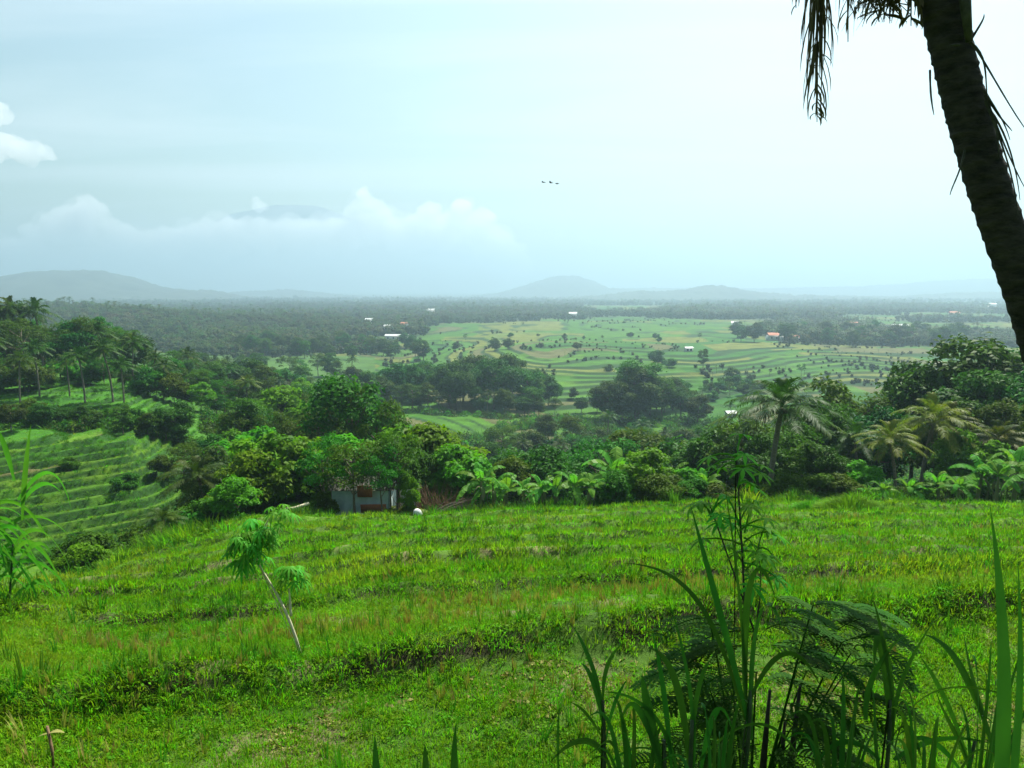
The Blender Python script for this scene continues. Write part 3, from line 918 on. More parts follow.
# ------------------------------------------------------------------ grass
gt = [tuft(1, 16, 0.15, 0.011, M['grass'], 0.11, 0.8), tuft(2, 18, 0.12, 0.010, M['grass'], 0.13, 1.0), tuft(3, 12, 0.20, 0.012, M['grass_dark'], 0.08, 0.5),
      weed(4, 46, 0.16, 0.034, M['weed'], 0.08), weed(5, 34, 0.14, 0.05, M['weed'], 0.12), tuft(6, 14, 0.26, 0.010, M['stubble'], 0.05, 0.25), tuft(7, 9, 0.40, 0.013, M['grass_dark'], 0.06, 0.35),
      weed(8, 16, 0.18, 0.07, M['straw'], 0.04), tuft(9, 16, 0.16, 0.016, M['grass'], 0.16, 0.9)]


def field_points(y0, y1, dens):
    area = (y1 - y0) * (0.80 * (y1 + y0) + 10)
    n = int(area * dens)
    y = np.sqrt(RNG.uniform(y0 * y0, y1 * y1, n)); x = RNG.uniform(-1, 1, n) * (0.80 * y + 3.0)
    m = in_field(x, y)
    return x[m], y[m]


fx, fy, fs, fi = [], [], [], []
for y0, y1, dn, sz in ((5.8, 11, 190, 0.80), (11, 18, 110, 0.85), (18, 30, 52, 1.05), (30, 53, 30, 1.3)):
    x, y = field_points(y0, y1, dn)
    s = bank_s(x, y)
    near_b = np.zeros_like(x)
    for b0, hb in BUNDS:
        near_b = np.maximum(near_b, np.exp(-((s - b0 + 0.15) / 0.5) ** 2))
    pn = 0.5 + 0.5 * fbm(x / 3.0, y / 5.0, 101, 3); qn = 0.5 + 0.5 * fbm(x / 1.1, y / 1.1, 102, 3)
    rr = RNG.random(len(x))
    idx = np.where(rr < 0.44, 0, np.where(rr < 0.76, 1, np.where(rr < 0.93, 3, 4)))
    idx = np.where((y > 14) & (rr > 0.62), 8, np.where((y < 9.5) & (RNG.random(len(x)) < 0.05 * (pn > 0.45)), 5, idx))
    idx = np.where((near_b > 0.35) & (RNG.random(len(x)) < 0.16), 2, idx)
    idx = np.where((pn > 0.58) & (RNG.random(len(x)) < 0.20) & (near_b < 0.4) & (y > 10.5), 5, idx)
    idx = np.where((RNG.random(len(x)) < 0.022), 6, idx)
    idx = np.where((qn > 0.60) & (RNG.random(len(x)) < 0.30) & (y < 9.0) & (near_b < 0.2), 7, idx)
    thin = (qn > 0.70) & (RNG.random(len(x)) < 0.6) & (y < 13)
    keep = ~thin
    near_cass = (np.abs(x + 2.60) < 0.35) & (y > 8.9) & (y < 9.7)
    keep &= ~(near_cass & (RNG.random(len(x)) < 0.75)) & ~(near_cass & (idx == 2))
    x, y, idx, near_b = x[keep], y[keep], idx[keep], near_b[keep]
    hsc = sz * (0.65 + 0.55 * RNG.random(len(x))) * (1 + 0.25 * near_b * (RNG.random(len(x)) < .5)) * (0.8 + 0.5 * vnoise(x / 2.5, y / 2.5, 105))
    fx.append(x); fy.append(y); fi.append(idx)
    fs.append(np.stack([hsc * (1.0 if sz < 1.1 else 1.1), hsc * (1.0 if sz < 1.1 else 1.1), hsc * (1.0 if sz < 1.5 else 0.8)], -1))
x = np.concatenate(fx); y = np.concatenate(fy)
scatter('grass', gt, np.stack([x, y, height(x, y)], -1), RNG.uniform(0, 6.28, len(x)), np.concatenate(fs), np.concatenate(fi), 0.12)

# rice stubble stands in rows on a few of the terraces
sx, sy = [], []
for (xa, xb, ya, yb) in ((-9, 0, 15.6, 19), (-6, 2, 20, 24), (1.5, 12, 12, 15.4), (6, 16, 16, 20.5), (0, 10, 25, 29)):
    gx, gy = np.meshgrid(np.arange(xa, xb, 0.24), np.arange(ya, yb, 0.30))
    gx = gx.ravel() + RNG.normal(0, 0.035, gx.size); gy = gy.ravel() + 0.22 * gx + RNG.normal(0, 0.04, gy.size)
    m = (vnoise(gx / 1.7, gy / 1.7, 111) > 0.38) & (RNG.random(len(gx)) < 0.8)
    sx.append(gx[m]); sy.append(gy[m])
x = np.concatenate(sx); y = np.concatenate(sy); s_ = RNG.uniform(0.7, 1.15, len(x))
scatter('rice_stubble', [gt[5], gt[2], tuft(16, 12, 0.28, 0.010, M['grass'], 0.05, 0.2)], np.stack([x, y, height(x, y)], -1), RNG.uniform(0, 6.28, len(x)), np.stack([s_, s_, s_], -1), RNG.choice([0, 1, 2, 2], len(x)), 0.06)

# growth on the stepped terraces of the left hillside
n_ = 42000
y = RNG.uniform(57, 165, n_); u = RNG.uniform(-120, 275, n_); x = (u - 512) / F * y
s_ = RNG.uniform(0.5, 1.1, n_)
H_ = 0.54
q = (height(x, y, False) - 0.07 * x + 0.35 * fbm(x / 14, y / 14, 51, 3)) / H_
tq = q - np.floor(q)
m = (RNG.random(n_) < 0.08) | (tq > 0.70) & (RNG.random(n_) < 0.8)
x, y, s_ = x[m], y[m], s_[m]
big = [tuft(21, 16, 0.30, 0.035, M['grass'], 0.25, 0.7, 3), tuft(22, 16, 0.42, 0.035, M['grass_dark'], 0.22, 0.6, 3), weed(23, 26, 0.35, 0.16, M['weed'], 0.3)]
scatter('grass', big, np.stack([x, y, height(x, y)], -1), RNG.uniform(0, 6.28, len(x)), np.stack([s_, s_, s_ * 0.9], -1), np.where(tq[m] > 0.72, 1, RNG.choice([0, 0, 2], len(x))))

# rank undergrowth on the slopes below the field and on the valley sides
n_ = 30000
y = 52 * np.exp(RNG.uniform(0, math.log(300 / 52), n_)); u = RNG.uniform(-60, 1110, n_); x = (u - 512) / F * y
cl = fbm(x / 12, y / 12, 121, 3)
op = ((u > 375) & (u < 500) & (y > 228) & (y < 272)) | ((u < 250) & (y > 55) & (y < 100)) | ((u < 200) & (y > 110) & (y < 150)) | (y > 280)
m = (cl > -0.15) & ~op & ~in_field(x, y)
x, y = x[m], y[m]; s_ = RNG.uniform(0.7, 1.5, len(x)) * np.clip(y / 90, 0.9, 2.0)
und = [weed(31, 120, 0.9, 0.30, M['airy'], 1.1), weed(32, 110, 0.8, 0.34, M['leafy'], 1.0), weed(33, 130, 1.0, 0.26, M['dense'], 1.3), tuft(34, 40, 1.2, 0.07, M['grass_dark'], 0.6, 0.7, 3)]
scatter('undergrowth', und, np.stack([x, y, height(x, y)], -1), RNG.uniform(0, 6.28, len(x)), np.stack([s_, s_, s_], -1), RNG.choice([0, 1, 2, 2, 3], len(x)))

n_ = 5200
u = RNG.uniform(30, 1080, n_)
yf = np.interp(u, [0, 120, 250, 330, 400, 550, 700, 850, 1024, 1300], [24, 35, 45, 49, 51, 50, 50, 48, 51, 52])
y = yf + RNG.normal(-0.6, 1.4, n_); x = (u - 512) / F * y
cl = vnoise(x / 2.2, y / 2.2, 151)
m = (cl > 0.42) & ~((u > 325) & (u < 425) & (y < 51))
x, y, cl = x[m], y[m], cl[m]; s_ = (0.4 + 1.1 * (cl - 0.42)) * RNG.uniform(0.6, 1.5, len(x))
edge = [tuft(41, 30, 1.0, 0.045, M['grass'], 0.35, 0.7, 3), tuft(42, 30, 1.1, 0.05, M['grass_dark'], 0.35, 0.6, 3), weed(43, 70, 0.5, 0.22, M['leafy'], 0.8), weed(44, 80, 0.55, 0.2, M['airy'], 0.9)]
scatter('grass', edge, np.stack([x, y, height(x, y)], -1), RNG.uniform(0, 6.28, len(x)), np.stack([s_, s_, s_], -1), RNG.choice([0, 0, 1, 1, 2, 3], len(x)))

# ------------------------------------------------------------------ trees as things
PROTO = {}
for k, ns in (('round', 4), ('tall', 4), ('airy', 4), ('leafy', 4), ('shrub', 3)):
    PROTO[k] = [broadleaf_mesh(k, 100 + 7 * i + len(k)) for i in range(ns)]
PALMS = [palm_meshes(200 + i, 8.0 + 0.6 * i, 26, 3.9, True, 0.9) for i in range(4)]
PALMS_FAR = [palm_meshes(230 + i, 9.0 + 0.6 * i, 20, 3.3, False, 1.1, 1) for i in range(4)]
BAN = [banana_parts(300 + i) for i in range(4)]
ORD = ['first', 'second', 'third', 'fourth', 'fifth', 'sixth', 'seventh', 'eighth', 'ninth', 'tenth', 'eleventh', 'twelfth', 'thirteenth', 'fourteenth', 'fifteenth', 'sixteenth',
       'seventeenth', 'eighteenth', 'nineteenth', 'twentieth', 'twenty-first', 'twenty-second', 'twenty-third', 'twenty-fourth', 'twenty-fifth', 'twenty-sixth', 'twenty-seventh', 'twenty-eighth', 'twenty-ninth', 'thirtieth']
rt = random.Random(11)


def empty(name, loc, rz=0.0, sc=1.0, tilt=(0, 0)):
    o = bpy.data.objects.new(name, None); COL.objects.link(o)
    o.location = loc; o.rotation_euler = (tilt[0], tilt[1], rz)
    o.scale = (sc, sc, sc) if not hasattr(sc, '__len__') else sc
    o.empty_display_size = 0.3
    return o


def tag(o, label, cat, group=None):
    o['label'] = label; o['category'] = cat
    if group: o['group'] = group
    return o


def child(name, me, parent):
    o = bpy.data.objects.new(name, me); COL.objects.link(o); o.parent = parent
    return o


def put_tree(kind, u, Y, vtop=None, Hm=None, wide=1.0):
    p = P(u, 400, Y); x = p.x; z = hz(x, Y)
    tm, cm, tz = rt.choice(PROTO[kind])
    if vtop is not None:
        Hm = max(1.5, P(u, vtop, Y).z - z)
    s = Hm / tz
    nm = {'shrub': 'shrub', 'leafy': 'leafy_tree', 'airy': 'tree', 'tall': 'tree', 'round': 'tree'}[kind]
    o = empty(nm, (x, Y, z), rt.uniform(0, 6.28), (s * wide, s * wide, s))
    child('trunk', tm, o); child('crown', cm, o)
    return o


def put_palm(u, Y, vtop=None, Hm=None, far=None, crown_mat=None, fl=1.0):
    p = P(u, 400, Y); x = p.x; z = hz(x, Y)
    far = (Y > 90) if far is None else far
    tm, cm, nm_, tz = rt.choice(PALMS_FAR if far else PALMS)
    if vtop is not None:
        Hm = max(2.5, P(u, vtop, Y).z - z)
    s = Hm / tz
    sw = min(max(s, 0.75 * s + 0.3), s * 1.5)
    o = empty('coconut_palm', (x, Y, z), rt.uniform(0, 6.28), (sw * fl, sw * fl, s))
    child('trunk', tm, o)
    c = child('crown', cm, o)
    if crown_mat:
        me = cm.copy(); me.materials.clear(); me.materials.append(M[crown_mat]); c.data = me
    child('nut_cluster', nm_, o)
    return o


def put_banana(u, Y, vtop=None, Hm=None):
    p = P(u, 400, Y); x = p.x; z = hz(x, Y)
    st, lv = rt.choice(BAN)
    if vtop is not None:
        Hm = max(1.2, P(u, vtop, Y).z - z)
    s = Hm / 3.4
    o = empty('banana_plant', (x, Y, z), rt.uniform(0, 6.28), s)
    child('stem', st, o)
    for me in lv:
        child('leaf', me, o)
    return o


def ranked(objs_u, fmt, cat, group):
    """labels by place in the row: objs_u = [(object, u)]"""
    for i, (o, u) in enumerate(sorted(objs_u, key=lambda t: t[1])):
        tag(o, fmt.format(ORD[i]).replace(' from left of the ', ' from left, '), cat, group)


# --- row and clumps on the far edge of the field and just below it
rows = []
a = [(put_tree('leafy', u, Y, v), u) for (u, v, Y) in ((232, 478, 50), (250, 452, 54), (268, 432, 57), (292, 440, 56), (318, 446, 58), (338, 450, 57))]
ranked(a, '{} from left of the bright leafy trees left of the small shelter', 'tree', 'bright leafy trees left of the shelter')
a = [(put_tree('leafy', u, Y, v), u) for (u, v, Y) in ((352, 436, 58), (378, 446, 57), (398, 430, 60), (416, 424, 61), (438, 432, 60), (456, 444, 58), (470, 458, 56))]
ranked(a, '{} from left of the bright leafy trees behind the small shelter', 'tree', 'bright leafy trees behind the shelter')
a = [(put_tree('airy', u, Y, v, wide=w), u) for (u, v, Y, w) in ((322, 436, 50.5, 0.85), (352, 442, 49.3, 1.0), (380, 446, 49.2, 0.8), (396, 432, 50.8, 0.75))]
ranked(a, '{} from left of the shady trees whose branches overhang the small shelter', 'tree', 'shady trees overhanging the shelter')
a = [(put_tree('round', u, Y, v, wide=0.9), u) for (u, v, Y) in ((402, 440, 55.5), (322, 462, 56), (278, 462, 60), (205, 470, 60))]
ranked(a, '{} from left of the dark round trees along the far field edge, left half', 'tree', 'dark round trees on the left field edge')
a = [(put_tree(k, u, Y, v, wide=w), u) for (k, u, v, Y, w) in (('tall', 350, 376, 84, 0.8), ('airy', 372, 386, 84, 0.6), ('tall', 322, 402, 88, 0.8), ('tall', 300, 414, 90, 0.8), ('airy', 268, 412, 96, 0.7), ('tall', 388, 402, 95, 0.7))]
ranked(a, '{} from left of the tall loose-crowned trees rising behind the leafy trees left of centre', 'tree', 'tall loose trees left of centre')
a = [(put_banana(u, Y, v), u) for (u, v, Y) in ((481, 458, 50), (493, 466, 51), (507, 462, 52), (524, 472, 50.5), (543, 468, 48.5), (556, 464, 48.5), (576, 462, 48), (592, 468, 48), (610, 462, 50))]
ranked(a, '{} from left of the banana plants midway along the far field edge', 'banana plant', 'banana plants on the far field edge')
a = [(put_banana(u, Y, v), u) for (u, v, Y) in ((618, 436, 53), (634, 448, 52), (668, 452, 52), (706, 462, 50))]
ranked(a, '{} from left of the tall banana plants right of centre on the field edge', 'banana plant', 'banana plants right of centre')
a = [(put_tree(k, u, Y, v), u) for (k, u, v, Y) in (('shrub', 618, 470, 49), ('leafy', 648, 450, 50), ('shrub', 664, 474, 48), ('leafy', 684, 468, 50), ('shrub', 696, 480, 47.5), ('shrub', 720, 484, 48))]
ranked(a, '{} from left of the bushy shrubs on the field edge right of the banana plants', 'shrub', 'bushy shrubs right of the banana plants')
a = [(put_palm(u, Y, v, far=False, fl=f), u) for (u, v, Y, f) in ((773, 374, 53, 1.25),)]
tag(a[0][0], 'big dark coconut palm standing on the field edge right of the centre', 'palm')
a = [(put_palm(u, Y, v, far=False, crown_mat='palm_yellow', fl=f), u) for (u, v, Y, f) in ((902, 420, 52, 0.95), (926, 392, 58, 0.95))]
tag(a[0][0], 'low coconut palm with yellow green fronds on the right field edge', 'palm', 'sunlit coconut palms on the right')
tag(a[1][0], 'taller coconut palm with yellow fronds behind the low yellow green palm on right', 'palm', 'sunlit coconut palms on the right')
a = [(put_palm(u, Y, v, far=False), u) for (u, v, Y) in ((815, 398, 72), (862, 420, 66), (960, 402, 62), (985, 378, 70), (1012, 420, 56))]
ranked(a, '{} from left of the dark coconut palms among the trees on the right', 'palm', 'dark coconut palms on the right')
a = [(put_banana(u, Y, v), u) for (u, v, Y) in ((889, 476, 45.5), (872, 484, 47), (915, 470, 49), (945, 462, 49), (965, 468, 47), (985, 440, 49), (1004, 452, 47), (1022, 436, 48), (1040, 450, 46))]
ranked(a, '{} from left of the banana plants along the right end of the field edge', 'banana plant', 'banana plants on the right field edge')
a = [(put_tree(k, u, Y, v, wide=w), u) for (k, u, v, Y, w) in (('round', 968, 340, 74, 1.05), ('round', 1010, 350, 76, 1.0), ('round', 940, 362, 76, 0.9), ('tall', 915, 378, 78, 1.0), ('round', 990, 372, 68, 1), ('round', 1040, 372, 66, 1),
     ('tall', 838, 380, 76, 0.9), ('airy', 856, 392, 74, 1.0), ('tall', 822, 404, 70, 0.9), ('round', 880, 410, 70, 0.9), ('round', 950, 400, 64, 1.0), ('tall', 1000, 400, 62, 1.0), ('leafy', 975, 430, 56, 1.0))]
ranked(a, '{} from left of the tall dark trees massed on the right beyond the field', 'tree', 'tall dark trees on the right')
a = [(put_tree(k, u, Y, v, wide=w), u) for (k, u, v, Y, w) in (('tall', 746, 420, 66, 1), ('round', 728, 430, 68, 1), ('tall', 795, 424, 62, 1), ('round', 760, 436, 60, 0.9), ('tall', 812, 440, 58, 1), ('round', 836, 448, 57, 0.9), ('shrub', 790, 470, 50, 1), ('shrub', 820, 474, 50, 1), ('shrub', 850, 476, 49.5, 1), ('leafy', 864, 462, 52, 1))]
ranked(a, '{} from left of the shaded trees around the foot of the big dark palm', 'tree', 'shaded trees around the big palm')
a = [(put_tree(k, u, Y, v), u) for (k, u, v, Y) in (('shrub', 905, 488, 48), ('leafy', 930, 484, 50), ('shrub', 955, 486, 50), ('leafy', 982, 478, 51), ('shrub', 1005, 484, 50), ('leafy', 1030, 470, 50))]
ranked(a, '{} from left of the low leafy bushes under the banana plants on the right', 'shrub', 'low bushes on the right field edge')

a = [(put_tree(k, u, Y, v, wide=w), u) for (k, u, v, Y, w) in (('shrub', 324, 492, 49.2, 0.6), ('leafy', 406, 476, 50.4, 0.6), ('shrub', 318, 494, 50, 0.8))]
ranked(a, '{} from left of the bushes growing close against the small shelter', 'shrub', 'bushes against the shelter')
# --- left field edge and gully
a = [(put_palm(u, Y, v, far=False), u) for (u, v, Y) in ((162, 504, 44), (205, 452, 58))]
tag(a[0][0], 'short coconut palm with spreading fronds in the gully below the left terraces', 'palm', 'coconut palms below the left terraces')
tag(a[1][0], 'slender coconut palm at the right end of the left terraces', 'palm', 'coconut palms below the left terraces')
a = [(put_tree(k, u, Y, v), u) for (k, u, v, Y) in (('shrub', 80, 538, 42), ('shrub', 98, 534, 45), ('shrub', 118, 528, 50), ('leafy', 72, 545, 40), ('shrub', 190, 508, 50), ('shrub', 208, 500, 50), ('leafy', 222, 490, 52), ('shrub', 184, 510, 50), ('round', 232, 470, 58))]
ranked(a, '{} from left of the bushes in the gully below the left terraces', 'shrub', 'bushes in the left gully')
a = [(put_tree(k, u, Y, v), u) for (k, u, v, Y) in (('airy', 180, 442, 86), ('round', 210, 436, 90), ('leafy', 232, 432, 92), ('shrub', 160, 456, 84), ('shrub', 64, 461, 84), ('shrub', 120, 474, 80), ('leafy', 248, 428, 86), ('round', 218, 446, 76), ('airy', 240, 412, 98))]
ranked(a, '{} from left of the trees growing on and beside the left rice terraces', 'tree', 'trees on the left rice terraces')

# --- left hillside: dark belt above the terraces, palms and trees on the ridge
a = []
for i in range(17):
    u = -20 + i * 12.5 + rt.uniform(-4, 4)
    a.append((put_tree(rt.choice(['round', 'round', 'shrub', 'tall']), u, rt.uniform(97, 106), rt.uniform(398, 412) + max(0, (u - 110) * 0.06)), u))
ranked(a, '{} from left in the dark belt of trees above the left rice terraces', 'tree', 'dark tree belt above the left terraces')
a = [(put_palm(u, Y, v), u) for (u, v, Y) in ((2, 330, 128), (14, 296, 150), (30, 302, 154), (46, 298, 152), (40, 338, 122), (85, 346, 118), (113, 336, 120), (100, 322, 146), (134, 332, 134), (60, 330, 150), (152, 350, 136), (164, 358, 132), (176, 366, 140), (124, 356, 118), (20, 350, 116), (70, 352, 124), (200, 378, 150), (188, 372, 160))]
ranked(a, '{} from left of the coconut palms on the left hillside', 'palm', 'coconut palms on the left hillside')
a = []
for i in range(30):
    u = -20 + i * 9.4 + rt.uniform(-3, 3)
    v = np.interp(u, [-20, 20, 60, 105, 130, 170, 200, 260], [312, 308, 326, 318, 330, 350, 364, 384]) + rt.uniform(-4, 12)
    a.append((put_tree(rt.choice(['round', 'tall', 'tall', 'airy']), u, rt.uniform(140, 185), v), u))
ranked(a, '{} from left of the trees covering the crest of the left hillside', 'tree', 'trees on the crest of the left hillside')
a = []
for i in range(20):
    u = -16 + i * 12 + rt.uniform(-5, 5)
    a.append((put_tree(rt.choice(['round', 'airy', 'shrub', 'leafy']), u, rt.uniform(126, 140), None, rt.uniform(2.2, 6)), u))
ranked(a, '{} from left of the small trees under the palms on the left hillside', 'tree', 'small trees under the hillside palms')

# --- valley sides and floor
def mass(n, u0, u1, Y0, Y1, h0, h1, kinds, fmt, cat, group, palm=0.0, avoid=None, vt=None):
    out = []
    for i in range(n):
        for _ in range(30):
            u = u0 + (u1 - u0) * (i + rt.random()) / n
            Y = rt.uniform(Y0, Y1)
            if avoid and avoid(u, Y): continue
            break
        h = rt.uniform(h0, h1)
        v = vt(u) + rt.uniform(-4, 6) if vt else None
        if rt.random() < palm:
            out.append((put_palm(u, Y, v, h), u))
        else:
            out.append((put_tree(rt.choice(kinds), u, Y, v, h), u))
    for lo in range(0, len(out), 30):
        pass
    pal = [t for t in out if t[0].name.startswith('coconut')]
    oth = [t for t in out if not t[0].name.startswith('coconut')]
    ranked(oth, fmt.format('{}', 'trees'), 'tree', group)
    if pal:
        ranked(pal, fmt.format('{}', 'coconut palms'), 'palm', group.replace('trees', 'palms'))


a = [(put_tree(k, u, Y, v), u) for (k, u, v, Y) in (('round', 536, 446, 70), ('tall', 560, 452, 74), ('round', 584, 448, 78), ('airy', 610, 442, 74), ('tall', 640, 430, 80), ('round', 668, 440, 76), ('airy', 700, 436, 72), ('tall', 512, 456, 66))]
ranked(a, '{} from left of the dark trees standing directly behind the middle banana plants', 'tree', 'dark trees behind the middle banana plants')
gap = lambda u, Y: 380 < u < 515 and 222 < Y < 275
K = ['round', 'tall', 'airy', 'leafy', 'round']
mass(26, 235, 420, 98, 150, 6, 10, K, '{} from left of the {} filling the slope behind the left leafy trees', 'tree', 'trees on the slope behind the leafy trees', 0.22)
mass(24, 420, 760, 82, 118, 4, 8.5, K, '{} from left of the {} on the slope just below the banana plants', 'tree', 'trees on the slope below the banana plants', 0.25)
mass(28, 480, 780, 120, 170, 5, 11, ['tall', 'airy', 'round', 'shrub'], '{} from left of the {} in the near part of the central valley', 'tree', 'trees in the near central valley', 0.38)
mass(24, 500, 790, 175, 228, 8, 12, ['round', 'tall', 'airy', 'shrub'], '{} from left of the {} in the middle of the central valley', 'tree', 'trees in the middle of the central valley', 0.3)
mass(28, 180, 385, 175, 250, 8, 12, K, '{} from left of the {} in the hazy palm grove left of the centre', 'tree', 'trees in the palm grove left of centre', 0.45)
mass(30, 330, 590, 292, 345, 14, 19, ['round', 'round', 'tall'], '{} from left of the {} in the long dark wood across the valley', 'tree', 'trees of the long dark wood', 0.04, None, lambda u: np.interp(u, [330, 380, 400, 440, 490, 515, 545, 590], [390, 372, 366, 364, 352, 362, 376, 398]))
mass(16, 380, 560, 276, 290, 7, 11, ['round', 'airy', 'tall'], '{} from left of the {} bordering the pale meadow in front of the dark wood', 'tree', 'trees behind the pale meadow', 0.1)
mass(20, 596, 700, 262, 315, 12, 18, ['round', 'tall', 'round'], '{} from left of the {} in the dark clump below the central terraces', 'tree', 'trees of the dark central clump', 0.0, None, lambda u: np.interp(u, [596, 625, 640, 660, 685, 700], [398, 368, 362, 378, 384, 400]))
mass(22, 200, 385, 270, 400, 9, 13, ['round', 'tall', 'airy'], '{} from left of the {} on the far valley side left of centre', 'tree', 'trees on the far valley side', 0.25)
mass(22, 700, 900, 170, 280, 8, 13, ['round', 'tall', 'airy', 'leafy'], '{} from left of the {} down in the valley behind the big dark palm', 'tree', 'trees in the valley behind the big palm', 0.3)
mass(16, 700, 760, 330, 400, 4, 7, ['round', 'shrub', 'airy'], '{} from left of the {} on the low terrace bank right of the dark clump', 'tree', 'trees on the terrace bank', 0.0)
mass(26, 240, 430, 500, 640, 9, 14, ['round', 'tall', 'round'], '{} from left of the {} in the bluish wood beyond the left valley', 'tree', 'trees of the bluish left wood', 0.05)
mass(28, 730, 960, 590, 760, 11, 17, ['round', 'tall', 'round'], '{} from left of the {} in the bluish wood beyond the right terraces', 'tree', 'trees of the bluish right wood', 0.0)
mass(12, 440, 700, 600, 700, 3, 6, ['round', 'shrub', 'airy'], '{} from left of the {} dotted along the upper central paddies', 'tree', 'trees dotted on the upper paddies', 0.1)
a = [(put_tree(k, u, Y, None, h, w), u) for (k, u, Y, h, w) in (('round', 577, 520, 5.5, 1.5), ('round', 456, 560, 7, 1.1), ('round', 495, 545, 9, 1.1), ('round', 508, 548, 8, 1.2), ('round', 655, 430, 10, 0.9), ('tall', 702, 425, 12, 0.8), ('shrub', 668, 435, 5, 1.2), ('round', 806, 300, 9, 1.0), ('airy', 800, 420, 7, 1), ('round', 760, 345, 7, 1), ('shrub', 608, 415, 4, 1.2))]
ranked(a, '{} from left of the single trees standing alone on the open central terraces', 'tree', 'single trees on the open terraces')

# ------------------------------------------------------------------ far woodland
def lump_mesh(seed, n=8, R0=3.2, H=9.0, leaves=True):
    rng = np.random.default_rng(seed)
    C, N = [], []
    for i in range(n):
        c = np.array([rng.uniform(-2.2, 2.2), rng.uniform(-2.2, 2.2), H * rng.uniform(0.18, 0.80)])
        m_ = 46
        d = rng.normal(size=(m_, 3)); d /= np.linalg.norm(d, axis=1, keepdims=True)
        C.append(c + d * R0 * rng.uniform(0.45, 0.75) * np.array([1, 1, 0.8])); N.append(d + np.array([0, 0, .5]))
    V, Fq = leaf_cards(np.concatenate(C), np.concatenate(N), 1.5, 0.75, rng)
    mb = MB(); mb.add(V, Fq)
    mb.tube([(0, 0, -0.5), (0.1, 0, H * 0.35), (0, 0.1, H * 0.7)], [0.3, 0.22, 0.12], 5, cap=False)
    return mb.mesh('far_tree', M['far'])


def far_palm(seed):
    rd = random.Random(seed); mb = MB()
    H = rd.uniform(9, 12)
    mb.tube([(0, 0, -0.5), (0.4, 0, H * 0.6), (0.5, 0.2, H)], [0.25, 0.2, 0.16], 5, cap=False)
    for i in range(13):
        az = i * 2.4; el = R(70 - 90 * i / 13)
        h = Vector((math.cos(az), math.sin(az), 0)); b = Vector((0.5, 0.2, H))
        d0 = h * math.cos(el) + Vector((0, 0, math.sin(el)))
        mb.strip(bez([b, b + d0 * 2.2, b + d0 * 2.4 + h * 1.4 - Vector((0, 0, 1.3))], 5), [0.3, 0.8, 0.95, 0.7, 0.15], fold=-0.4)
    return mb.mesh('far_palm', M['palm'])


LUMPS = [lump_mesh(i) for i in range(5)] + [far_palm(i) for i in range(3)]
n_ = 90000
y = np.exp(RNG.uniform(math.log(345), math.log(4200), n_)); u = RNG.uniform(-260, 1290, n_); x = (u - 512) / F * y
qh = (height(x, y, False) + (1.8 * fbm(x / 150, y / 260, 61, 3) + 0.22 * fbm(x / 22, y / 60, 62, 2))) / 0.62
hedge = ((qh - np.floor(qh)) > 0.72) & (vnoise(x / 55, y / 80, 143) > 0.56) & (y < 1300) & (u > 380)
m = RNG.random(n_) < np.maximum(woods_mask(x, y) * np.where(y < 1500, 1.0, 0.85), 0.55 * hedge)
lone = woods_mask(x, y) < 0.3
x, y = x[m], y[m]
s_ = RNG.uniform(0.6, 1.25, len(x)) * np.interp(y, [480, 1500, 4200], [0.75, 1.0, 1.35])
clump = 1 + 0.5 * np.clip(fbm(x / 90, y / 90, 131, 2), -0.6, 1)
s_ = s_ * clump * np.where(woods_mask(x, y) < 0.4, 0.36, 1.0)
idx = np.where(RNG.random(len(x)) < 0.22, RNG.integers(5, 8, len(x)), RNG.integers(0, 5, len(x)))
scatter('woodland', LUMPS, np.stack([x, y, height(x, y) - 0.3], -1), RNG.uniform(0, 6.28, len(x)), np.stack([s_, s_, s_ * RNG.uniform(0.8, 1.1, len(x))], -1), idx, 0.03)


# ------------------------------------------------------------------ field shelter, brushwood and things beside it
M['tarp'] = rough_mat('pale_tarpaulin', (0.34, 0.44, 0.43), (0.46, 0.55, 0.54), 3.0, 0.6, 0.5, dist=0.05)
M['rust'] = rough_mat('rusty_sheet', (0.22, 0.06, 0.025), (0.36, 0.13, 0.06), 5.0, 0.7, 0.3, stretch=(8, 1, 1))
M['white'] = rough_mat('white_cloth', (0.62, 0.65, 0.63), (0.74, 0.76, 0.74), 4.0, 0.8, 0.4, dist=0.05)
M['wood'] = rough_mat('weathered_wood', (0.10, 0.08, 0.06), (0.22, 0.18, 0.13), 9.0, 0.85, 0.4)
M['stick'] = rough_mat('dry_sticks', (0.10, 0.055, 0.03), (0.22, 0.14, 0.08), 9.0, 0.85, 0.4)
M['plaster'] = rough_mat('pale_plaster', (0.50, 0.50, 0.46), (0.66, 0.65, 0.60), 1.2, 0.85, 0.2)
M['tiles'] = rough_mat('roof_tiles', (0.28, 0.10, 0.06), (0.40, 0.17, 0.10), 1.0, 0.8, 0.4)
M['tin'] = rough_mat('pale_tin_roof', (0.38, 0.39, 0.38), (0.52, 0.53, 0.52), 0.4, 0.45, 0.1)
M['dark'] = rough_mat('dark_opening', (0.02, 0.02, 0.02), (0.03, 0.03, 0.03), 1.0, 0.6, 0.0)


def part(name, mb, mat, parent, smooth=False):
    V, Fq = mb.arrays()
    return build(name, V, Fq, mat, smooth, parent)


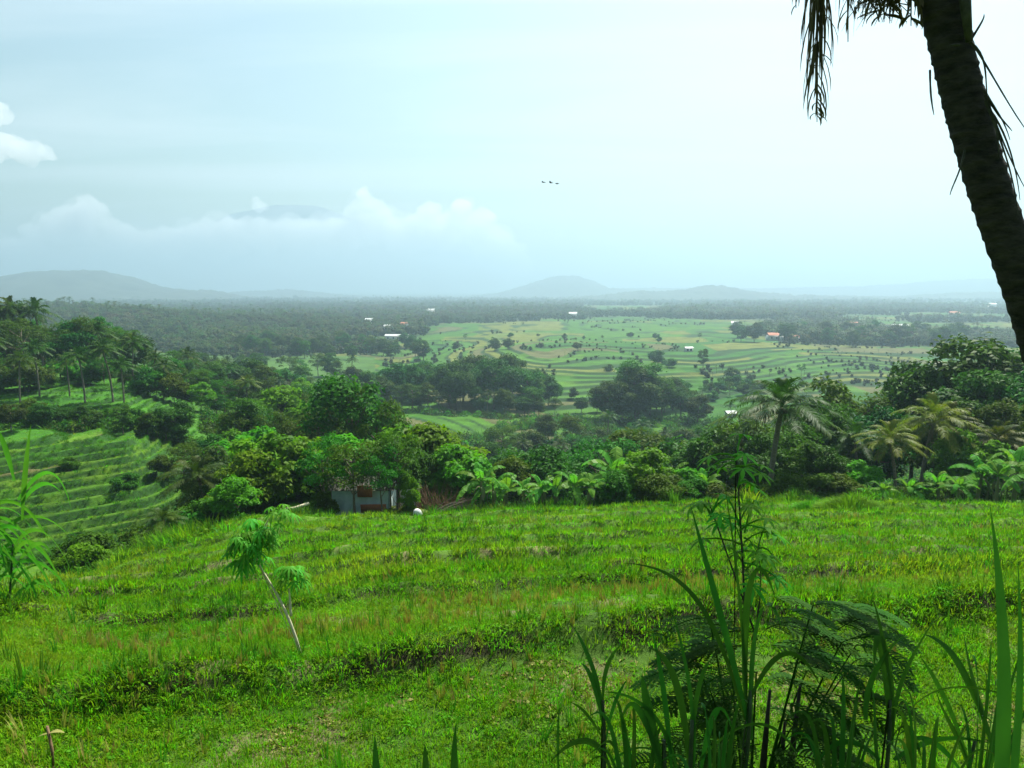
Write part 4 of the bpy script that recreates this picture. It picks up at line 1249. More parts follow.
def wavy_sheet(mb, p0, p1, h, amp=0.04, n=26, m=10, thick=0.012, sag=0.06, seed=0):
    """upright sheet between two feet, creased, with thickness"""
    p0, p1 = Vector(p0), Vector(p1); d = (p1 - p0); nrm = d.normalized().cross(Vector((0, 0, 1)))
    V = []
    for s in (0, 1):
        for j in range(m):
            for i in range(n):
                a, b = i / (n - 1), j / (m - 1)
                q = p0 + d * a + Vector((0, 0, h * b - sag * math.sin(math.pi * a) * b))
                o = amp * (math.sin(a * 31 + seed + b * 2) * 0.6 + math.sin(a * 13 - b * 5 + seed * 2)) * (1 - 0.5 * b)
                V.append(q + nrm * (o + s * thick))
    Fq = []
    for j in range(m - 1):
        for i in range(n - 1):
            a = j * n + i
            Fq.append((a, a + 1, a + n + 1, a + n)); o = n * m
            Fq.append((o + a, o + a + n, o + a + n + 1, o + a + 1))
    mb.add([tuple(v) for v in V], Fq)


Ys = 50.6
gz = hz(P(360, 400, Ys).x, Ys)
sh = empty('field_shelter', (P(360, 400, Ys).x, Ys, gz))
tag(sh, 'small farm shelter of pale tarpaulin and rusty sheets under trees at the field edge', 'shelter')
mb = MB(); wavy_sheet(mb, (-2.05, 0, 0.35), (1.75, 0, 0.35), 1.75, 0.07); part('wall', mb, M['tarp'], sh, True)
mb = MB(); wavy_sheet(mb, (1.75, 0.03, 0.4), (1.95, 2.3, 0.4), 1.6, 0.05, seed=2); part('wall', mb, M['tarp'], sh, True)
for (px, py, ph) in ((-2.1, 0.12, 2.5), (0.0, 0.12, 2.7), (1.85, 0.12, 2.5), (-2.1, 2.3, 2.3), (1.95, 2.4, 2.3)):
    mb = MB(); mb.tube([(px, py, -0.2), (px + 0.03, py, ph * .5), (px, py, ph)], [0.06, 0.055, 0.05], 7); part('post', mb, M['wood'], sh, True)
mb = MB()
for k in range(30):        # corrugated sheet roof, one slope each side
    x0 = -2.3 + k * 0.15
    for (ya, za, yb, zb) in ((-0.35, 2.15, 1.15, 2.75), (1.15, 2.75, 2.7, 2.2)):
        z_ = 0.03 * (k % 2)
        z2 = 0.03 * ((k + 1) % 2)
        mb.add([(x0, ya, za + z_), (x0 + .15, ya, za + z2), (x0 + .15, yb, zb + z2), (x0, yb, zb + z_)], [(0, 1, 2, 3)])
part('roof', mb, M['stem_dark'], sh)  # near-black tone stands in for the shade of the leaves above
mb = MB(); mb.box((0.25, -0.45, 2.15), (1.0, 0.05, 0.8), 0, 0.15); part('gable_sheet', mb, M['rust'], sh)
mb = MB(); mb.box((0.85, -0.62, 1.02), (1.7, 0.04, 0.75), 0.05, 0.45); part('leaning_sheet', mb, M['rust'], sh)

rb = random.Random(3)
x_ = P(432, 400, 51).x; bp_ = empty('brushwood_pile', (x_, 51.3, hz(x_, 51.3)))
tag(bp_, 'heap of dry reddish sticks and branches beside the shelter', 'brushwood')
mb = MB()
for i in range(260):
    a = Vector((rb.uniform(-2.0, 2.2), rb.uniform(-.6, .6), 0)); L = rb.uniform(1.2, 3.1)
    ln = rb.uniform(-.5, .5)
    b = a + Vector((ln * L, rb.uniform(-.3, .3), L * math.sqrt(max(.1, 1 - ln * ln))))
    b.z *= 1 - 0.22 * abs(a.x)
    m_ = (a + b) / 2 + Vector((rb.uniform(-.15, .15), rb.uniform(-.15, .15), 0))
    mb.tube([a, m_, b], [0.03, 0.022, 0.008], 4, cap=False)
part('standing_sticks', mb, M['stick'], bp_)
mb = MB()
for i in range(60):
    a = Vector((rb.uniform(-.8, .2), -0.7 + rb.uniform(-.3, .3), rb.uniform(0, .5)))
    b = a + Vector((rb.uniform(1.8, 3.4), rb.uniform(-.3, .5), rb.uniform(0.6, 1.5)))
    mb.tube([a, (a + b) / 2 + Vector((0, 0, .1)), b], [0.035, 0.03, 0.012], 4, cap=False)
part('leaning_branches', mb, M['wood'], bp_)

x_ = P(408, 400, 51.6).x; o = empty('white_tarpaulin', (x_, 51.6, hz(x_, 51.6)))
tag(o, 'white cloth sheet hanging upright between the shelter and the brushwood', 'tarpaulin')
mb = MB(); wavy_sheet(mb, (-0.65, 0, 0.5), (0.6, 0.1, 0.5), 1.7, 0.06, seed=4); part('sheet', mb, M['white'], o, True)
for px in (-0.7, 0.65):
    mb = MB(); mb.tube([(px, 0.1, -0.2), (px, 0.1, 2.3)], [0.04, 0.035], 6); part('pole', mb, M['wood'], o)
V0, F0 = ICO2
V = V0 * np.array([0.32, 0.24, 0.38]); V[:, 2] += 0.3
V *= (1 + 0.10 * np.sin(V[:, [0]] * 9) * np.cos(V[:, [2]] * 7)); V[:, 2] = np.maximum(V[:, 2], -0.05)
sk = build('sack', V, F0, M['white'], True); x_ = P(416, 400, 49.5).x; sk.location = (x_, 49.5, hz(x_, 49.5) + 0.15)
tag(sk, 'lumpy white sack lying on the grass in front of the brushwood', 'sack')
for (u, Y, nm) in ((388, 50.2, 'left'), (402, 49.8, 'right')):
    x_ = P(u, 400, Y).x
    mb = MB()
    for i in range(3):
        frond_strips(mb, Vector((0, 0, 0.3)), R(160 - 70 * i), R(38), 1.9, i + u, 18, 0.07, 0.6, 1.0)
    o = part('cut_palm_fronds', mb, M['palm_yellow'], None); o.location = (x_, Y, hz(x_, Y))
    tag(o, 'pale green cut palm fronds on the grass, the %s heap beside the shelter' % nm, 'palm fronds')
mb = MB(); mb.tube([(-0.9, 0, 0.15), (0, 0.1, 0.28), (0.8, 0.3, 0.55)], [0.14, 0.12, 0.09], 8)
lg = part('log', mb, M['bark_pale'], None, True); x_ = P(291, 400, 46).x; lg.location = (x_, 46, hz(x_, 46) + 0.25)
tag(lg, 'pale felled log lying at the field edge left of the shelter', 'log')
x_ = P(298, 400, 58).x; o = empty('hut', (x_, 58, hz(x_, 58) + 1.2))
tag(o, 'low hut with a pale wall half hidden by leafy trees left of the shelter', 'hut')
mb = MB(); mb.box((0, 0, 0.9), (4.2, 2.4, 3.0)); part('wall', mb, M['plaster'], o)
mb = MB(); mb.add([(-2.4, -1.6, 2.4), (2.4, -1.6, 2.4), (2.4, 0, 3.2), (-2.4, 0, 3.2)], [(0, 1, 2, 3)]); mb.add([(-2.4, 1.6, 2.4), (2.4, 1.6, 2.4), (2.4, 0, 3.2), (-2.4, 0, 3.2)], [(3, 2, 1, 0)]); part('roof', mb, M['tiles'], o)
mb = MB(); mb.box((0.6, -1.22, 0.7), (0.8, 0.06, 1.7)); part('door', mb, M['dark'], o)


# ------------------------------------------------------------------ houses on the plain
def house(u, Y, w, d, h, rh, roof, label, rz=0.0, cat='house', nm='farmhouse', grp=None, lift=0.0):
    x = P(u, 400, Y).x
    o = empty(nm, (x, Y, hz(x, Y) + lift), rz); tag(o, label, cat, grp)
    mb = MB(); mb.box((0, 0, h / 2 - 0.5), (w, d, h + 1)); part('wall', mb, M['plaster'], o)
    e = 0.6
    mb = MB()
    a = [(-w / 2 - e, -d / 2 - e, h - 0.1), (w / 2 + e, -d / 2 - e, h - 0.1), (w / 2 + e, 0, h + rh), (-w / 2 - e, 0, h + rh), (w / 2 + e, d / 2 + e, h - 0.1), (-w / 2 - e, d / 2 + e, h - 0.1)]
    mb.add(a, [(0, 1, 2, 3), (3, 2, 4, 5)]); mb.add([(-w / 2 - .01, -d / 2, h - .1), (-w / 2 - .01, d / 2, h - .1), (-w / 2 - .01, 0, h + rh - .1), (-w / 2 - .01, 0, h + rh - .1)], [(0, 1, 2, 3)])
    part('roof', mb, roof, o)
    for k in range(max(2, int(w / 5))):
        mb = MB(); mb.box((-w / 2 + w * (k + .5) / max(2, int(w / 5)), -d / 2 - 0.03, h * 0.5), (1.3, 0.12, 1.5)); part('window', mb, M['dark'], o)
    return o


T, W_ = M['tiles'], M['tin']
for (u, Y, w, d, h, rh, rf, lb) in (
    (893, 870, 24, 14, 3.5, 2.2, W_, 'long white roofed shed by the green field on the right plain'),
    (866, 880, 17, 12, 3.5, 2.0, W_, 'grey white roofed building just left of the long white shed'),
    (847, 900, 14, 10, 5, 2.4, T, 'reddish tiled house left of the two pale roofed sheds'),
    (842, 860, 8, 8, 3.5, 1.8, W_, 'small bright roofed house in front of the reddish tiled house'),
    (770, 655, 9, 7, 4.5, 2.0, T, 'red roofed house at the left end of the bluish right wood'),
    (780, 650, 4, 5, 4.5, 1.2, W_, 'little white roofed house beside the red roofed one'),
    (794, 660, 7, 6, 4, 1.6, T, 'brown roofed house right of the little white roofed house'),
    (398, 700, 20, 8, 4.0, 1.2, W_, 'long low white building on the left side of the plain'),
    (389, 800, 6, 6, 5, 1.5, W_, 'white roofed house above the long low white building'),
    (371, 905, 8, 7, 6, 1.8, W_, 'white house among trees, leftmost on the plain'),
    (406, 830, 7, 7, 6, 1.8, T, 'red roofed house right above the long low white building'),
    (732, 880, 7, 7, 6, 1.8, W_, 'white roofed house in the woodland right of the centre'),
    (687, 520, 5, 3, 2.5, 0.8, W_, 'small pale hut on the paddies below the central woodland'),
    (572, 1180, 12, 9, 8, 2.2, W_, 'pale house far off near the middle of the woodland'),
    (948, 1200, 14, 9, 8, 2.4, T, 'reddish roofed house far off on the right near the palm trunk'),
    (985, 1700, 14, 10, 14, 2.4, W_, 'tiny white building farthest away on the right by the palm trunk'),
    (432, 1350, 14, 10, 9, 2.4, W_, 'tiny pale building far away left of the centre'),
    (731, 292, 3.4, 2.8, 1.8, 0.7, W_, 'small hut with pale tin roof behind the big dark palm'),
):
    house(u, Y, w, d, h, rh, rf, lb, rt.uniform(-.25, .25), 'hut' if 'hut' in lb else 'house', 'hut' if 'hut' in lb else 'farmhouse')

# ------------------------------------------------------------------ small plants of the field
def palmate(mb, base, d, size, n=7, width=0.2, droop=0.35, seed=0, flat=None):
    """hand-shaped leaf: leaflets round the end of the leaf stalk"""
    rd = random.Random(seed)
    d = Vector(d).normalized()
    nrm = Vector(flat) if flat is not None else Vector((0, 0, 1))
    side = d.cross(nrm)
    if side.length < 0.05: side = Vector((1, 0, 0))
    side.normalize(); nrm = side.cross(d)
    for k in range(n):
        a = (k - (n - 1) / 2) * R(290 / n)
        dd = d * math.cos(a) + side * math.sin(a)
        L = size * (1 - 0.35 * abs(a) / R(145)) * rd.uniform(0.9, 1.1)
        tip = base + dd * L - Vector((0, 0, L * droop * rd.uniform(0.7, 1.4)))
        mid = base + dd * L * 0.55
        c = bez([base, mid, tip], 6)
        w = size * width
        mb.strip(c, [w * .12, w * .6, w, w * .95, w * .6, w * .05], side=dd.cross(nrm), fold=0.25)


def cassava(name, root, stems, crowns, label, leaf_n, seed, size, mat_stem, cat='plant', dr=0.5):
    rd = random.Random(seed)
    o = empty(name, root); tag(o, label, cat)
    R0 = Vector(root)
    for pts, r in stems:
        mb = MB(); mb.tube(bez([Vector(p) - R0 for p in pts], 9), [r * (1 - 0.06 * i) for i in range(9)], 7); part('stem', mb, mat_stem, o, True)
    for (c, rad, nn) in crowns:
        c = Vector(c) - R0
        for i in range(nn):
            az = i * 2.4 + rd.uniform(-.3, .3); el = rd.uniform(-0.5, 1.2)
            d = Vector((math.cos(az) * math.cos(el), math.sin(az) * math.cos(el), math.sin(el)))
            s = c + Vector((0, 0, rd.uniform(-.5, .3) * rad))
            e = s + d * rad * rd.uniform(0.5, 1.0)
            mb = MB(); mb.tube(bez([s, (s + e) / 2 + Vector((0, 0, .03)), e], 4), [0.005, 0.004, 0.004, 0.003], 4, cap=False)
            palmate(mb, e, (d.x, d.y, d.z * 0.3 - 0.35), size * rd.uniform(0.75, 1.1), leaf_n, 0.22, dr, rd.random())
            part('leaf', mb, M['cassava'], o)
    return o


Yc = 9.6
b = P(300, 630, Yc); b.z = hz(b.x, Yc)
q = lambda u, v, dy=0.0: tuple(P(u, v, Yc + dy))
cassava('cassava_plant', tuple(b), [((b, q(288, 606), q(272, 588), q(258, 563)), 0.022), ((q(291, 616), q(290, 600), q(289, 588)), 0.017), ((q(258, 563), q(254, 552), q(262, 530), q(268, 520)), 0.012)],
        [(q(250, 546), 0.30, 34), (q(258, 534), 0.27, 24), (q(279, 513), 0.17, 9), (q(291, 574), 0.20, 24), (q(243, 556), 0.22, 14)],
        'young cassava with pale forked bent stem and hanging leaves in the open field', 7, 5, 0.155, M['bark_pale'], dr=0.7)

# small stake with pale leaf, bottom left
b = P(54, 775, 6.9); b.z = hz(b.x, b.y)
o = empty('wooden_stake', tuple(b)); tag(o, 'short brown stake with a withered pale leaf, bottom left of the field', 'stake')
mb = MB(); mb.tube([(0, 0, -0.1), (0.0, 0, 0.2), (-0.03, 0, 0.44)], [0.016, 0.015, 0.013], 7); part('stem', mb, M['stick'], o)
mb = MB(); mb.strip(bez([(-0.02, 0, .36), (.05, 0, .40), (.12, .02, .36)], 5), [.02, .05, .06, .04, .01], fold=.3); mb.strip(bez([(-0.02, 0, .36), (-.08, 0, .36), (-.16, .02, .30)], 5), [.01, .03, .04, .03, .01], fold=.3); part('leaf', mb, M['straw'], o)


rg2 = random.Random(8)


def reed(name, root, stems, blades, label, mat, group=None, rstem=0.012, cat='tall grass', mat2=None):
    """stems: lists of points; blades: (points, width)"""
    o = empty(name, tuple(root)); tag(o, label, cat, group)
    R0 = Vector(root)
    for pts in stems:
        mb = MB(); mb.tube(bez([Vector(p) - R0 for p in pts], 8), [rstem * (1 - 0.07 * i) for i in range(8)], 7); part('stem', mb, M['stem_green'], o, True)
    for bl in blades:
        pts, w = bl[0], bl[1]
        c = bez([Vector(p) - R0 for p in pts], 16)
        W = [w * min(1, 0.45 + 0.12 * i) * (1 if i < 7 else max(0.03, 1 - ((i - 7) / 8.0) ** 1.6)) for i in range(16)]
        mb = MB(); mb.strip(c, W, side=bl[2] if len(bl) > 2 else None, fold=0.22, twist=bl[3] if len(bl) > 3 else 0.6, nrm=(rg2.uniform(-.7, .7), 1, rg2.uniform(-.2, .6)))
        part('leaf', mb, mat if not mat2 or len(blades) % 2 else mat2, o)
    return o


# tall cane grass at the left edge of the field
Yg = 12.6
b = P(12, 615, Yg); b.z = hz(b.x, Yg)
rg = random.Random(21)
stems, blades = [], []
for i in range(7):
    s0 = Vector((b.x + rg.uniform(-.9, .25), Yg + rg.uniform(-.3, .5), 0)); s0.z = hz(s0.x, s0.y)
    H_ = rg.uniform(1.3, 2.1); tp = s0 + Vector((rg.uniform(-.1, .25), 0, H_))
    stems.append((s0, (s0 + tp) / 2 + Vector((.03, 0, 0)), tp))
    for k in range(9):
        t = 0.2 + 0.8 * k / 8; p = s0 * (1 - t) + tp * t
        az = rg.uniform(-1.0, 1.0) + (math.pi if rg.random() < .4 else 0)
        h = Vector((math.cos(az), math.sin(az), 0)); L = rg.uniform(.9, 1.5)
        blades.append(((p, p + h * L * .25 + Vector((0, 0, L * .5)), p + h * L * .65 + Vector((0, 0, L * .35)), p + h * L * .85 - Vector((0, 0, L * rg.uniform(.1, .6)))), rg.uniform(.06, .085)))
for (u0, v0, u1, v1, u2, v2) in ((22, 520, 24, 470, 31, 424), (18, 500, 55, 440, 72, 512), (20, 505, 45, 465, 66, 500), (14, 480, 4, 440, -2, 430), (20, 560, 40, 530, 52, 555), (26, 590, 44, 570, 46, 592)):
    blades.append(((P(u0, v0, Yg), P(u1, v1, Yg - .1), P(u2, v2, Yg - .2)), .08))
reed('cane_grass', b, stems, blades, 'tall clump of cane grass with arching blades at the left edge of the field', M['fore_bright'], rstem=0.022)

# bright grass mounds near the right end of the field
for (u, Y, s, lb) in ((857, 37, 0.85, 'dense dark based mound of bright grass on the right of the field'), (815, 38, .5, 'small grass mound left of the larger bright one'), (812, 41, 0.5, 'low grass tuft behind the small mound')):
    x_ = P(u, 400, Y).x
    mb = MB(); rd = random.Random(u)
    for i in range(900):
        a = rd.uniform(0, 6.28); r = math.sqrt(rd.random()); p = Vector((math.cos(a) * r * 1.9, math.sin(a) * r * 1.1, 0))
        hh = (1.9 - r * 1.2) * rd.uniform(.7, 1.1); d = Vector((math.cos(a), math.sin(a), 0))
        mb.strip([p, p + d * .12 + Vector((0, 0, hh * .7)), p + d * (.3 + .3 * r) + Vector((0, 0, hh * .8))], [.05, .045, .006], fold=.3)
    o = part('grass_mound', mb, M['weed'], None); o.location = (x_, Y, hz(x_, Y) - .05); o.scale = (s, s, s)
    tag(o, lb, 'grass')

# ------------------------------------------------------------------ foreground plants on the near bank
def near(u, v, Y):
    return P(u, v, Y)


def gfoot(u, Y):
    x = (u - 512) / F * Y
    return Vector((x, Y, hz(x, Y) - 0.03))


N = near
Y1 = 2.7
f = gfoot(738, Y1)
reed('elephant_grass', f, [(f, N(752, 768, Y1), N(750, 690, Y1))], [
    ((N(750, 730, Y1), N(728, 640, Y1), N(705, 560, Y1), N(690, 503, Y1)), .026, (1, .2, 0), .1),
    ((N(748, 735, Y1), N(745, 640, Y1), N(738, 560, Y1), N(722, 470, Y1)), .012),
    ((N(746, 700, Y1), N(742, 610, Y1), N(752, 520, Y1), N(776, 600, Y1)), .034),
    ((N(752, 740, Y1), N(748, 650, Y1), N(762, 560, Y1), N(782, 628, Y1 - .1)), .034),
    ((N(745, 720, Y1), N(715, 610, Y1), N(690, 565, Y1 + .1), N(622, 563, Y1 + .2)), .018),
    ((N(750, 700, Y1), N(775, 640, Y1), N(800, 640, Y1), N(822, 690, Y1)), .022)],
    'tall grass plant with one long straight blade slanting up left, centre of the near bank', M['fore'], 'elephant grass plants on the near bank')
Y1 = 2.9
f = gfoot(606, Y1)
reed('elephant_grass', f, [(f, N(608, 768, Y1), N(603, 700, Y1))], [
    ((N(603, 712, Y1), N(598, 670, Y1), N(582, 640, Y1), N(573, 626, Y1)), .020),
    ((N(603, 700, Y1), N(602, 670, Y1), N(612, 650, Y1), N(626, 641, Y1)), .017),
    ((N(604, 730, Y1), N(600, 690, Y1), N(590, 668, Y1), N(581, 663, Y1)), .030),
    ((N(606, 740, Y1), N(612, 700, Y1), N(622, 688, Y1), N(628, 678, Y1)), .014),
    ((N(606, 745, Y1), N(590, 715, Y1), N(580, 705, Y1), N(569, 702, Y1)), .016),
    ((N(610, 768, Y1), N(600, 735, Y1), N(575, 730, Y1), N(548, 765, Y1)), .026),
    ((N(612, 762, Y1), N(640, 735, Y1), N(670, 750, Y1), N(690, 790, Y1)), .026),
    ((N(560, 790, Y1), N(556, 740, Y1), N(559, 715, Y1), N(560, 704, Y1)), .012)],
    'slim upright grass plant with forked blades, leftmost tall one on the near bank', M['fore'], 'elephant grass plants on the near bank')
Y1 = 2.45
f = gfoot(672, Y1)
reed('elephant_grass', f, [(f, N(668, 775, Y1), N(664, 740, Y1)), (gfoot(700, Y1), N(690, 780, Y1), N(692, 720, Y1))], [
    ((N(664, 790, Y1), N(652, 730, Y1), N(644, 690, Y1), N(642, 674, Y1)), .034),
    ((N(672, 780, Y1), N(668, 710, Y1), N(660, 660, Y1), N(652, 630, Y1)), .018),
    ((N(690, 780, Y1), N(685, 690, Y1), N(670, 650, Y1), N(648, 648, Y1)), .024),
    ((N(692, 770, Y1), N(690, 700, Y1), N(705, 660, Y1), N(712, 660, Y1)), .016),
    ((N(664, 770, Y1), N(640, 700, Y1), N(630, 690, Y1), N(622, 720, Y1)), .022),
    ((N(700, 775, Y1), N(712, 700, Y1), N(722, 690, Y1), N(735, 740, Y1)), .022),
    ((N(700, 760, Y1), N(740, 715, Y1), N(775, 710, Y1), N(800, 760, Y1)), .020),
    ((N(680, 790, Y1), N(672, 720, Y1), N(640, 690, Y1), N(600, 692, Y1)), .016),
    ((N(690, 790, Y1), N(700, 740, Y1), N(690, 660, Y1), N(668, 600, Y1)), .014)],
    'bushy dark grass plant between the slim one and the feathery shrub', M['fore'], 'elephant grass plants on the near bank')
Y1 = 2.6
f = gfoot(893, Y1)
reed('elephant_grass', f, [(f, N(893, 768, Y1), N(890, 700, Y1))], [
    ((N(891, 745, Y1), N(892, 690, Y1), N(886, 640, Y1), N(873, 600, Y1), N(874, 680, Y1)), .036),
    ((N(893, 730, Y1), N(896, 680, Y1), N(915, 650, Y1), N(955, 588, Y1)), .026),
    ((N(866, 720, Y1), N(864, 690, Y1), N(880, 650, Y1), N(915, 628, Y1)), .030),
    ((N(892, 700, Y1), N(886, 650, Y1), N(880, 620, Y1), N(872, 595, Y1)), .012),
    ((N(895, 750, Y1), N(905, 690, Y1), N(950, 670, Y1), N(1030, 704, Y1)), .026),
    ((N(885, 790, Y1), N(870, 750, Y1), N(880, 700, Y1), N(870, 686, Y1)), .020),
    ((N(892, 740, Y1), N(905, 712, Y1), N(915, 735, Y1), N(922, 760, Y1)), .026),
    ((N(880, 760, Y1), N(850, 730, Y1), N(830, 740, Y1), N(812, 770, Y1)), .020),
    ((N(894, 760, Y1), N(930, 735, Y1), N(960, 735, Y1), N(1000, 746, Y1)), .030)],
    'grass plant with a folded blade and a long arched blade, right part of the near bank', M['fore'], 'elephant grass plants on the near bank')
Y1 = 2.8
f = gfoot(968, Y1)
reed('elephant_grass', f, [(f, N(968, 775, Y1), N(975, 740, Y1))], [
    ((N(1002, 775, Y1), N(985, 720, Y1), N(968, 670, Y1), N(963, 625, Y1)), .024),
    ((N(985, 720, Y1), N(968, 680, Y1), N(955, 640, Y1), N(922, 634, Y1)), .030),
    ((N(968, 760, Y1), N(950, 700, Y1), N(930, 670, Y1), N(920, 656, Y1)), .018),
    ((N(960, 770, Y1), N(940, 740, Y1), N(918, 730, Y1), N(905, 745, Y1)), .022),
    ((N(990, 775, Y1), N(1005, 700, Y1), N(1010, 690, Y1), N(1024, 640, Y1)), .016),
    ((N(975, 790, Y1), N(960, 730, Y1), N(944, 720, Y1), N(936, 690, Y1)), .016)],
    'thin grass plant right of the long arched blade, near the bottom right corner', M['fore'], 'elephant grass plants on the near bank')
Y1 = 1.9
f = gfoot(1018, Y1)
reed('broad_bladed_grass', f, [], [
    ((f, N(1016, 780, Y1), N(1008, 640, Y1), N(990, 506, Y1)), .046, (1, .1, 0), .05),
    ((f, N(1026, 780, Y1), N(1022, 680, Y1), N(1018, 560, Y1)), .026, (1, .1, 0), .05),
    ((f, N(1040, 780, Y1), N(1050, 700, Y1), N(1070, 600, Y1)), .04, (1, .1, 0), .05)],
    'very wide upright blade of grass at the right edge of the view', M['fore_bright'])
Y1 = 2.3
for (u, uv, lb) in ((378, 736, 'leftmost'), (428, 744, 'middle'), (455, 723, 'rightmost')):
    f = gfoot(u, Y1)
    reed('young_reed', f, [], [((f, N(u, 790, Y1), N(u - 3, 760, Y1), N(u - 3 if u != 455 else u + 1, uv, Y1)), .032, (1, .1, 0), .05)], lb + ' of three single blade tips rising at the bottom of the view', M['fore'])

rq = random.Random(55)
for (u, Y1, hv, lb) in ((640, 2.5, 690, 'low spray of thin arching grass blades left of the feathery shrub'), (722, 2.2, 700, 'low spray of grass blades in front of the feathery shrub'),
                       (848, 2.5, 670, 'spray of thin grass blades just right of the feathery shrub'), (935, 2.3, 680, 'spray of arching grass between the folded blade and the right corner'),
                       (992, 2.6, 650, 'spray of grass just left of the very wide upright blade')):
    f = gfoot(u, Y1); bl = []
    for k in range(11):
        du = rq.uniform(-1, 1); tv = hv + rq.uniform(-10, 55)
        b0 = f + Vector((rq.uniform(-.05, .05), rq.uniform(-.05, .05), 0))
        bl.append(((b0, N(u + du * 14, 770, Y1), N(u + du * 30, tv - 12, Y1 + rq.uniform(-.15, .15)), N(u + du * 72, tv + abs(du) * 34, Y1 + rq.uniform(-.25, .25))), rq.uniform(.010, .020)))
    reed('arching_grass', f, [], bl, lb, M['fore'], 'sprays of arching grass on the near bank')

# slender sapling cassava in the middle
Yc = 3.3
b = gfoot(757, Yc)
q = lambda u, v, dy=0.0: P(u, v, Yc + dy)
crowns = [(q(736, 458), 0.13, 7), (q(738, 482), 0.16, 4), (q(740, 515), 0.17, 6), (q(744, 545), 0.19, 6), (q(745, 575), 0.16, 4)]
cassava('sapling', tuple(b), [((b, q(757, 720), q(744, 590), q(736, 450)), 0.0075), ((q(757, 640), q(740, 590), q(715, 520), q(708, 500)), 0.005), ((q(752, 640), q(765, 600), q(758, 545)), 0.004)],
        crowns + [(q(712, 512), 0.10, 5), (q(758, 548), 0.10, 5)], 'slender sapling with one thin dark stem and hand shaped leaves in the foreground centre', 6, 9, 0.088, M['stem_dark'], 'sapling', 0.35)

# feathery dark shrub
Yf = 3.1
f = gfoot(770, Yf); rf = random.Random(77)
o = empty('feathery_shrub', tuple(f)); tag(o, 'dark feathery leaved shrub with thick stems at the bottom right of centre', 'shrub')
for (u, v, du) in ((748, 700, -12), (770, 690, 2), (800, 686, 16), (785, 720, 8)):
    mb = MB(); t_ = N(u, v, Yf + rf.uniform(-.15, .15)) - f
    mb.tube(bez([(du * .006, 0, -0.05), (t_.x * .5 + du * .004, 0, t_.z * .5), t_], 7), [0.05, 0.042, 0.035, 0.026, 0.018, 0.012, 0.006], 8); part('stem', mb, M['stem_dark'], o, True)
ends = [(u, v) for u in range(690, 862, 13) for v in (604, 620, 636, 652, 668, 684, 700, 716, 732, 748, 764, 780)]
for (u, v) in ends:
    if v < 620 and not (770 < u < 860): continue
    if v < 650 and u < 705: continue
    if v > 700 and not (680 < u < 850): continue
    if rf.random() < (0.45 if abs(u - 765) > 45 else 0.10): continue
    u += rf.uniform(-9, 9); v += rf.uniform(-10, 10)
    e = N(u, v, Yf + rf.uniform(-.35, .35)) - f
    st = Vector((e.x * .25, e.y * .2, min(e.z - .1, 0.9) if e.z > .3 else .2))
    L = rf.uniform(.16, .25); side_ = 1 if u > 765 else -1
    d = Vector((side_ * rf.uniform(.5, 1), rf.uniform(-.6, .6), rf.uniform(-.25, .15))).normalized()
    mb = MB()
    if rf.random() < .22: mb.tube(bez([st, (st + e) / 2 + Vector((0, 0, .08)), e], 5), [0.008, 0.007, 0.005, 0.004, 0.003], 4, cap=False)
    # twice-divided leaf: side stalks carrying rows of small leaflets
    c = bez([e, e + d * L * .6 + Vector((0, 0, .02)), e + d * L - Vector((0, 0, .05))], 8)
    mb.tube(c, [.003] * 8, 4, cap=False)
    sd = d.cross(Vector((0, 0, 1))).normalized()
    for i in range(1, 8):
        for s in (-1, 1):
            pd = (sd * s + d * .55).normalized(); pl = L * .42 * math.sin(math.pi * (.15 + .8 * i / 8))
            for j in range(9):
                t = (j + .5) / 9; pp = c[i] + pd * pl * t - Vector((0, 0, pl * t * t * .25))
                pe = pd.cross(Vector((0, 0, 1))).normalized()
                for s2 in (-1, 1):
                    a = pp; b_ = pp + (pe * s2 + pd * .3) * .017
                    w = pd * .0055
                    mb.add([tuple(a - w * .6), tuple((a + b_) / 2 - w), tuple(b_), tuple((a + b_) / 2 + w)], [(0, 1, 2, 3)])
    part('leaf', mb, M['fern'], o)

# ------------------------------------------------------------------ the leaning coconut palm at the right
Yp = 4.6
base = P(1140, 700, Yp + .2); base.z = hz(base.x, base.y) - 0.2
ctrl = [(1140, None), (1092, 520), (1060, 410), (1028, 300), (993, 200), (964, 100), (942, 0), (925, -110), (915, -230), (910, -360)]
pts = [base] + [P(u, v, Yp) for (u, v) in ctrl[1:]]
palm = empty('coconut_palm', tuple(base)); tag(palm, 'large leaning coconut palm trunk close by at the right edge with dead fronds', 'palm')


def catmull(p, n):
    out = []
    for i in range(len(p) - 1):
        p0, p1, p2, p3 = p[max(i - 1, 0)], p[i], p[i + 1], p[min(i + 2, len(p) - 1)]
        for k in range(n):
            t = k / n
            out.append(0.5 * ((2 * p1) + (p2 - p0) * t + (2 * p0 - 5 * p1 + 4 * p2 - p3) * t * t + (3 * p1 - p0 - 3 * p2 + p3) * t ** 3))
    out.append(p[-1])
    return out


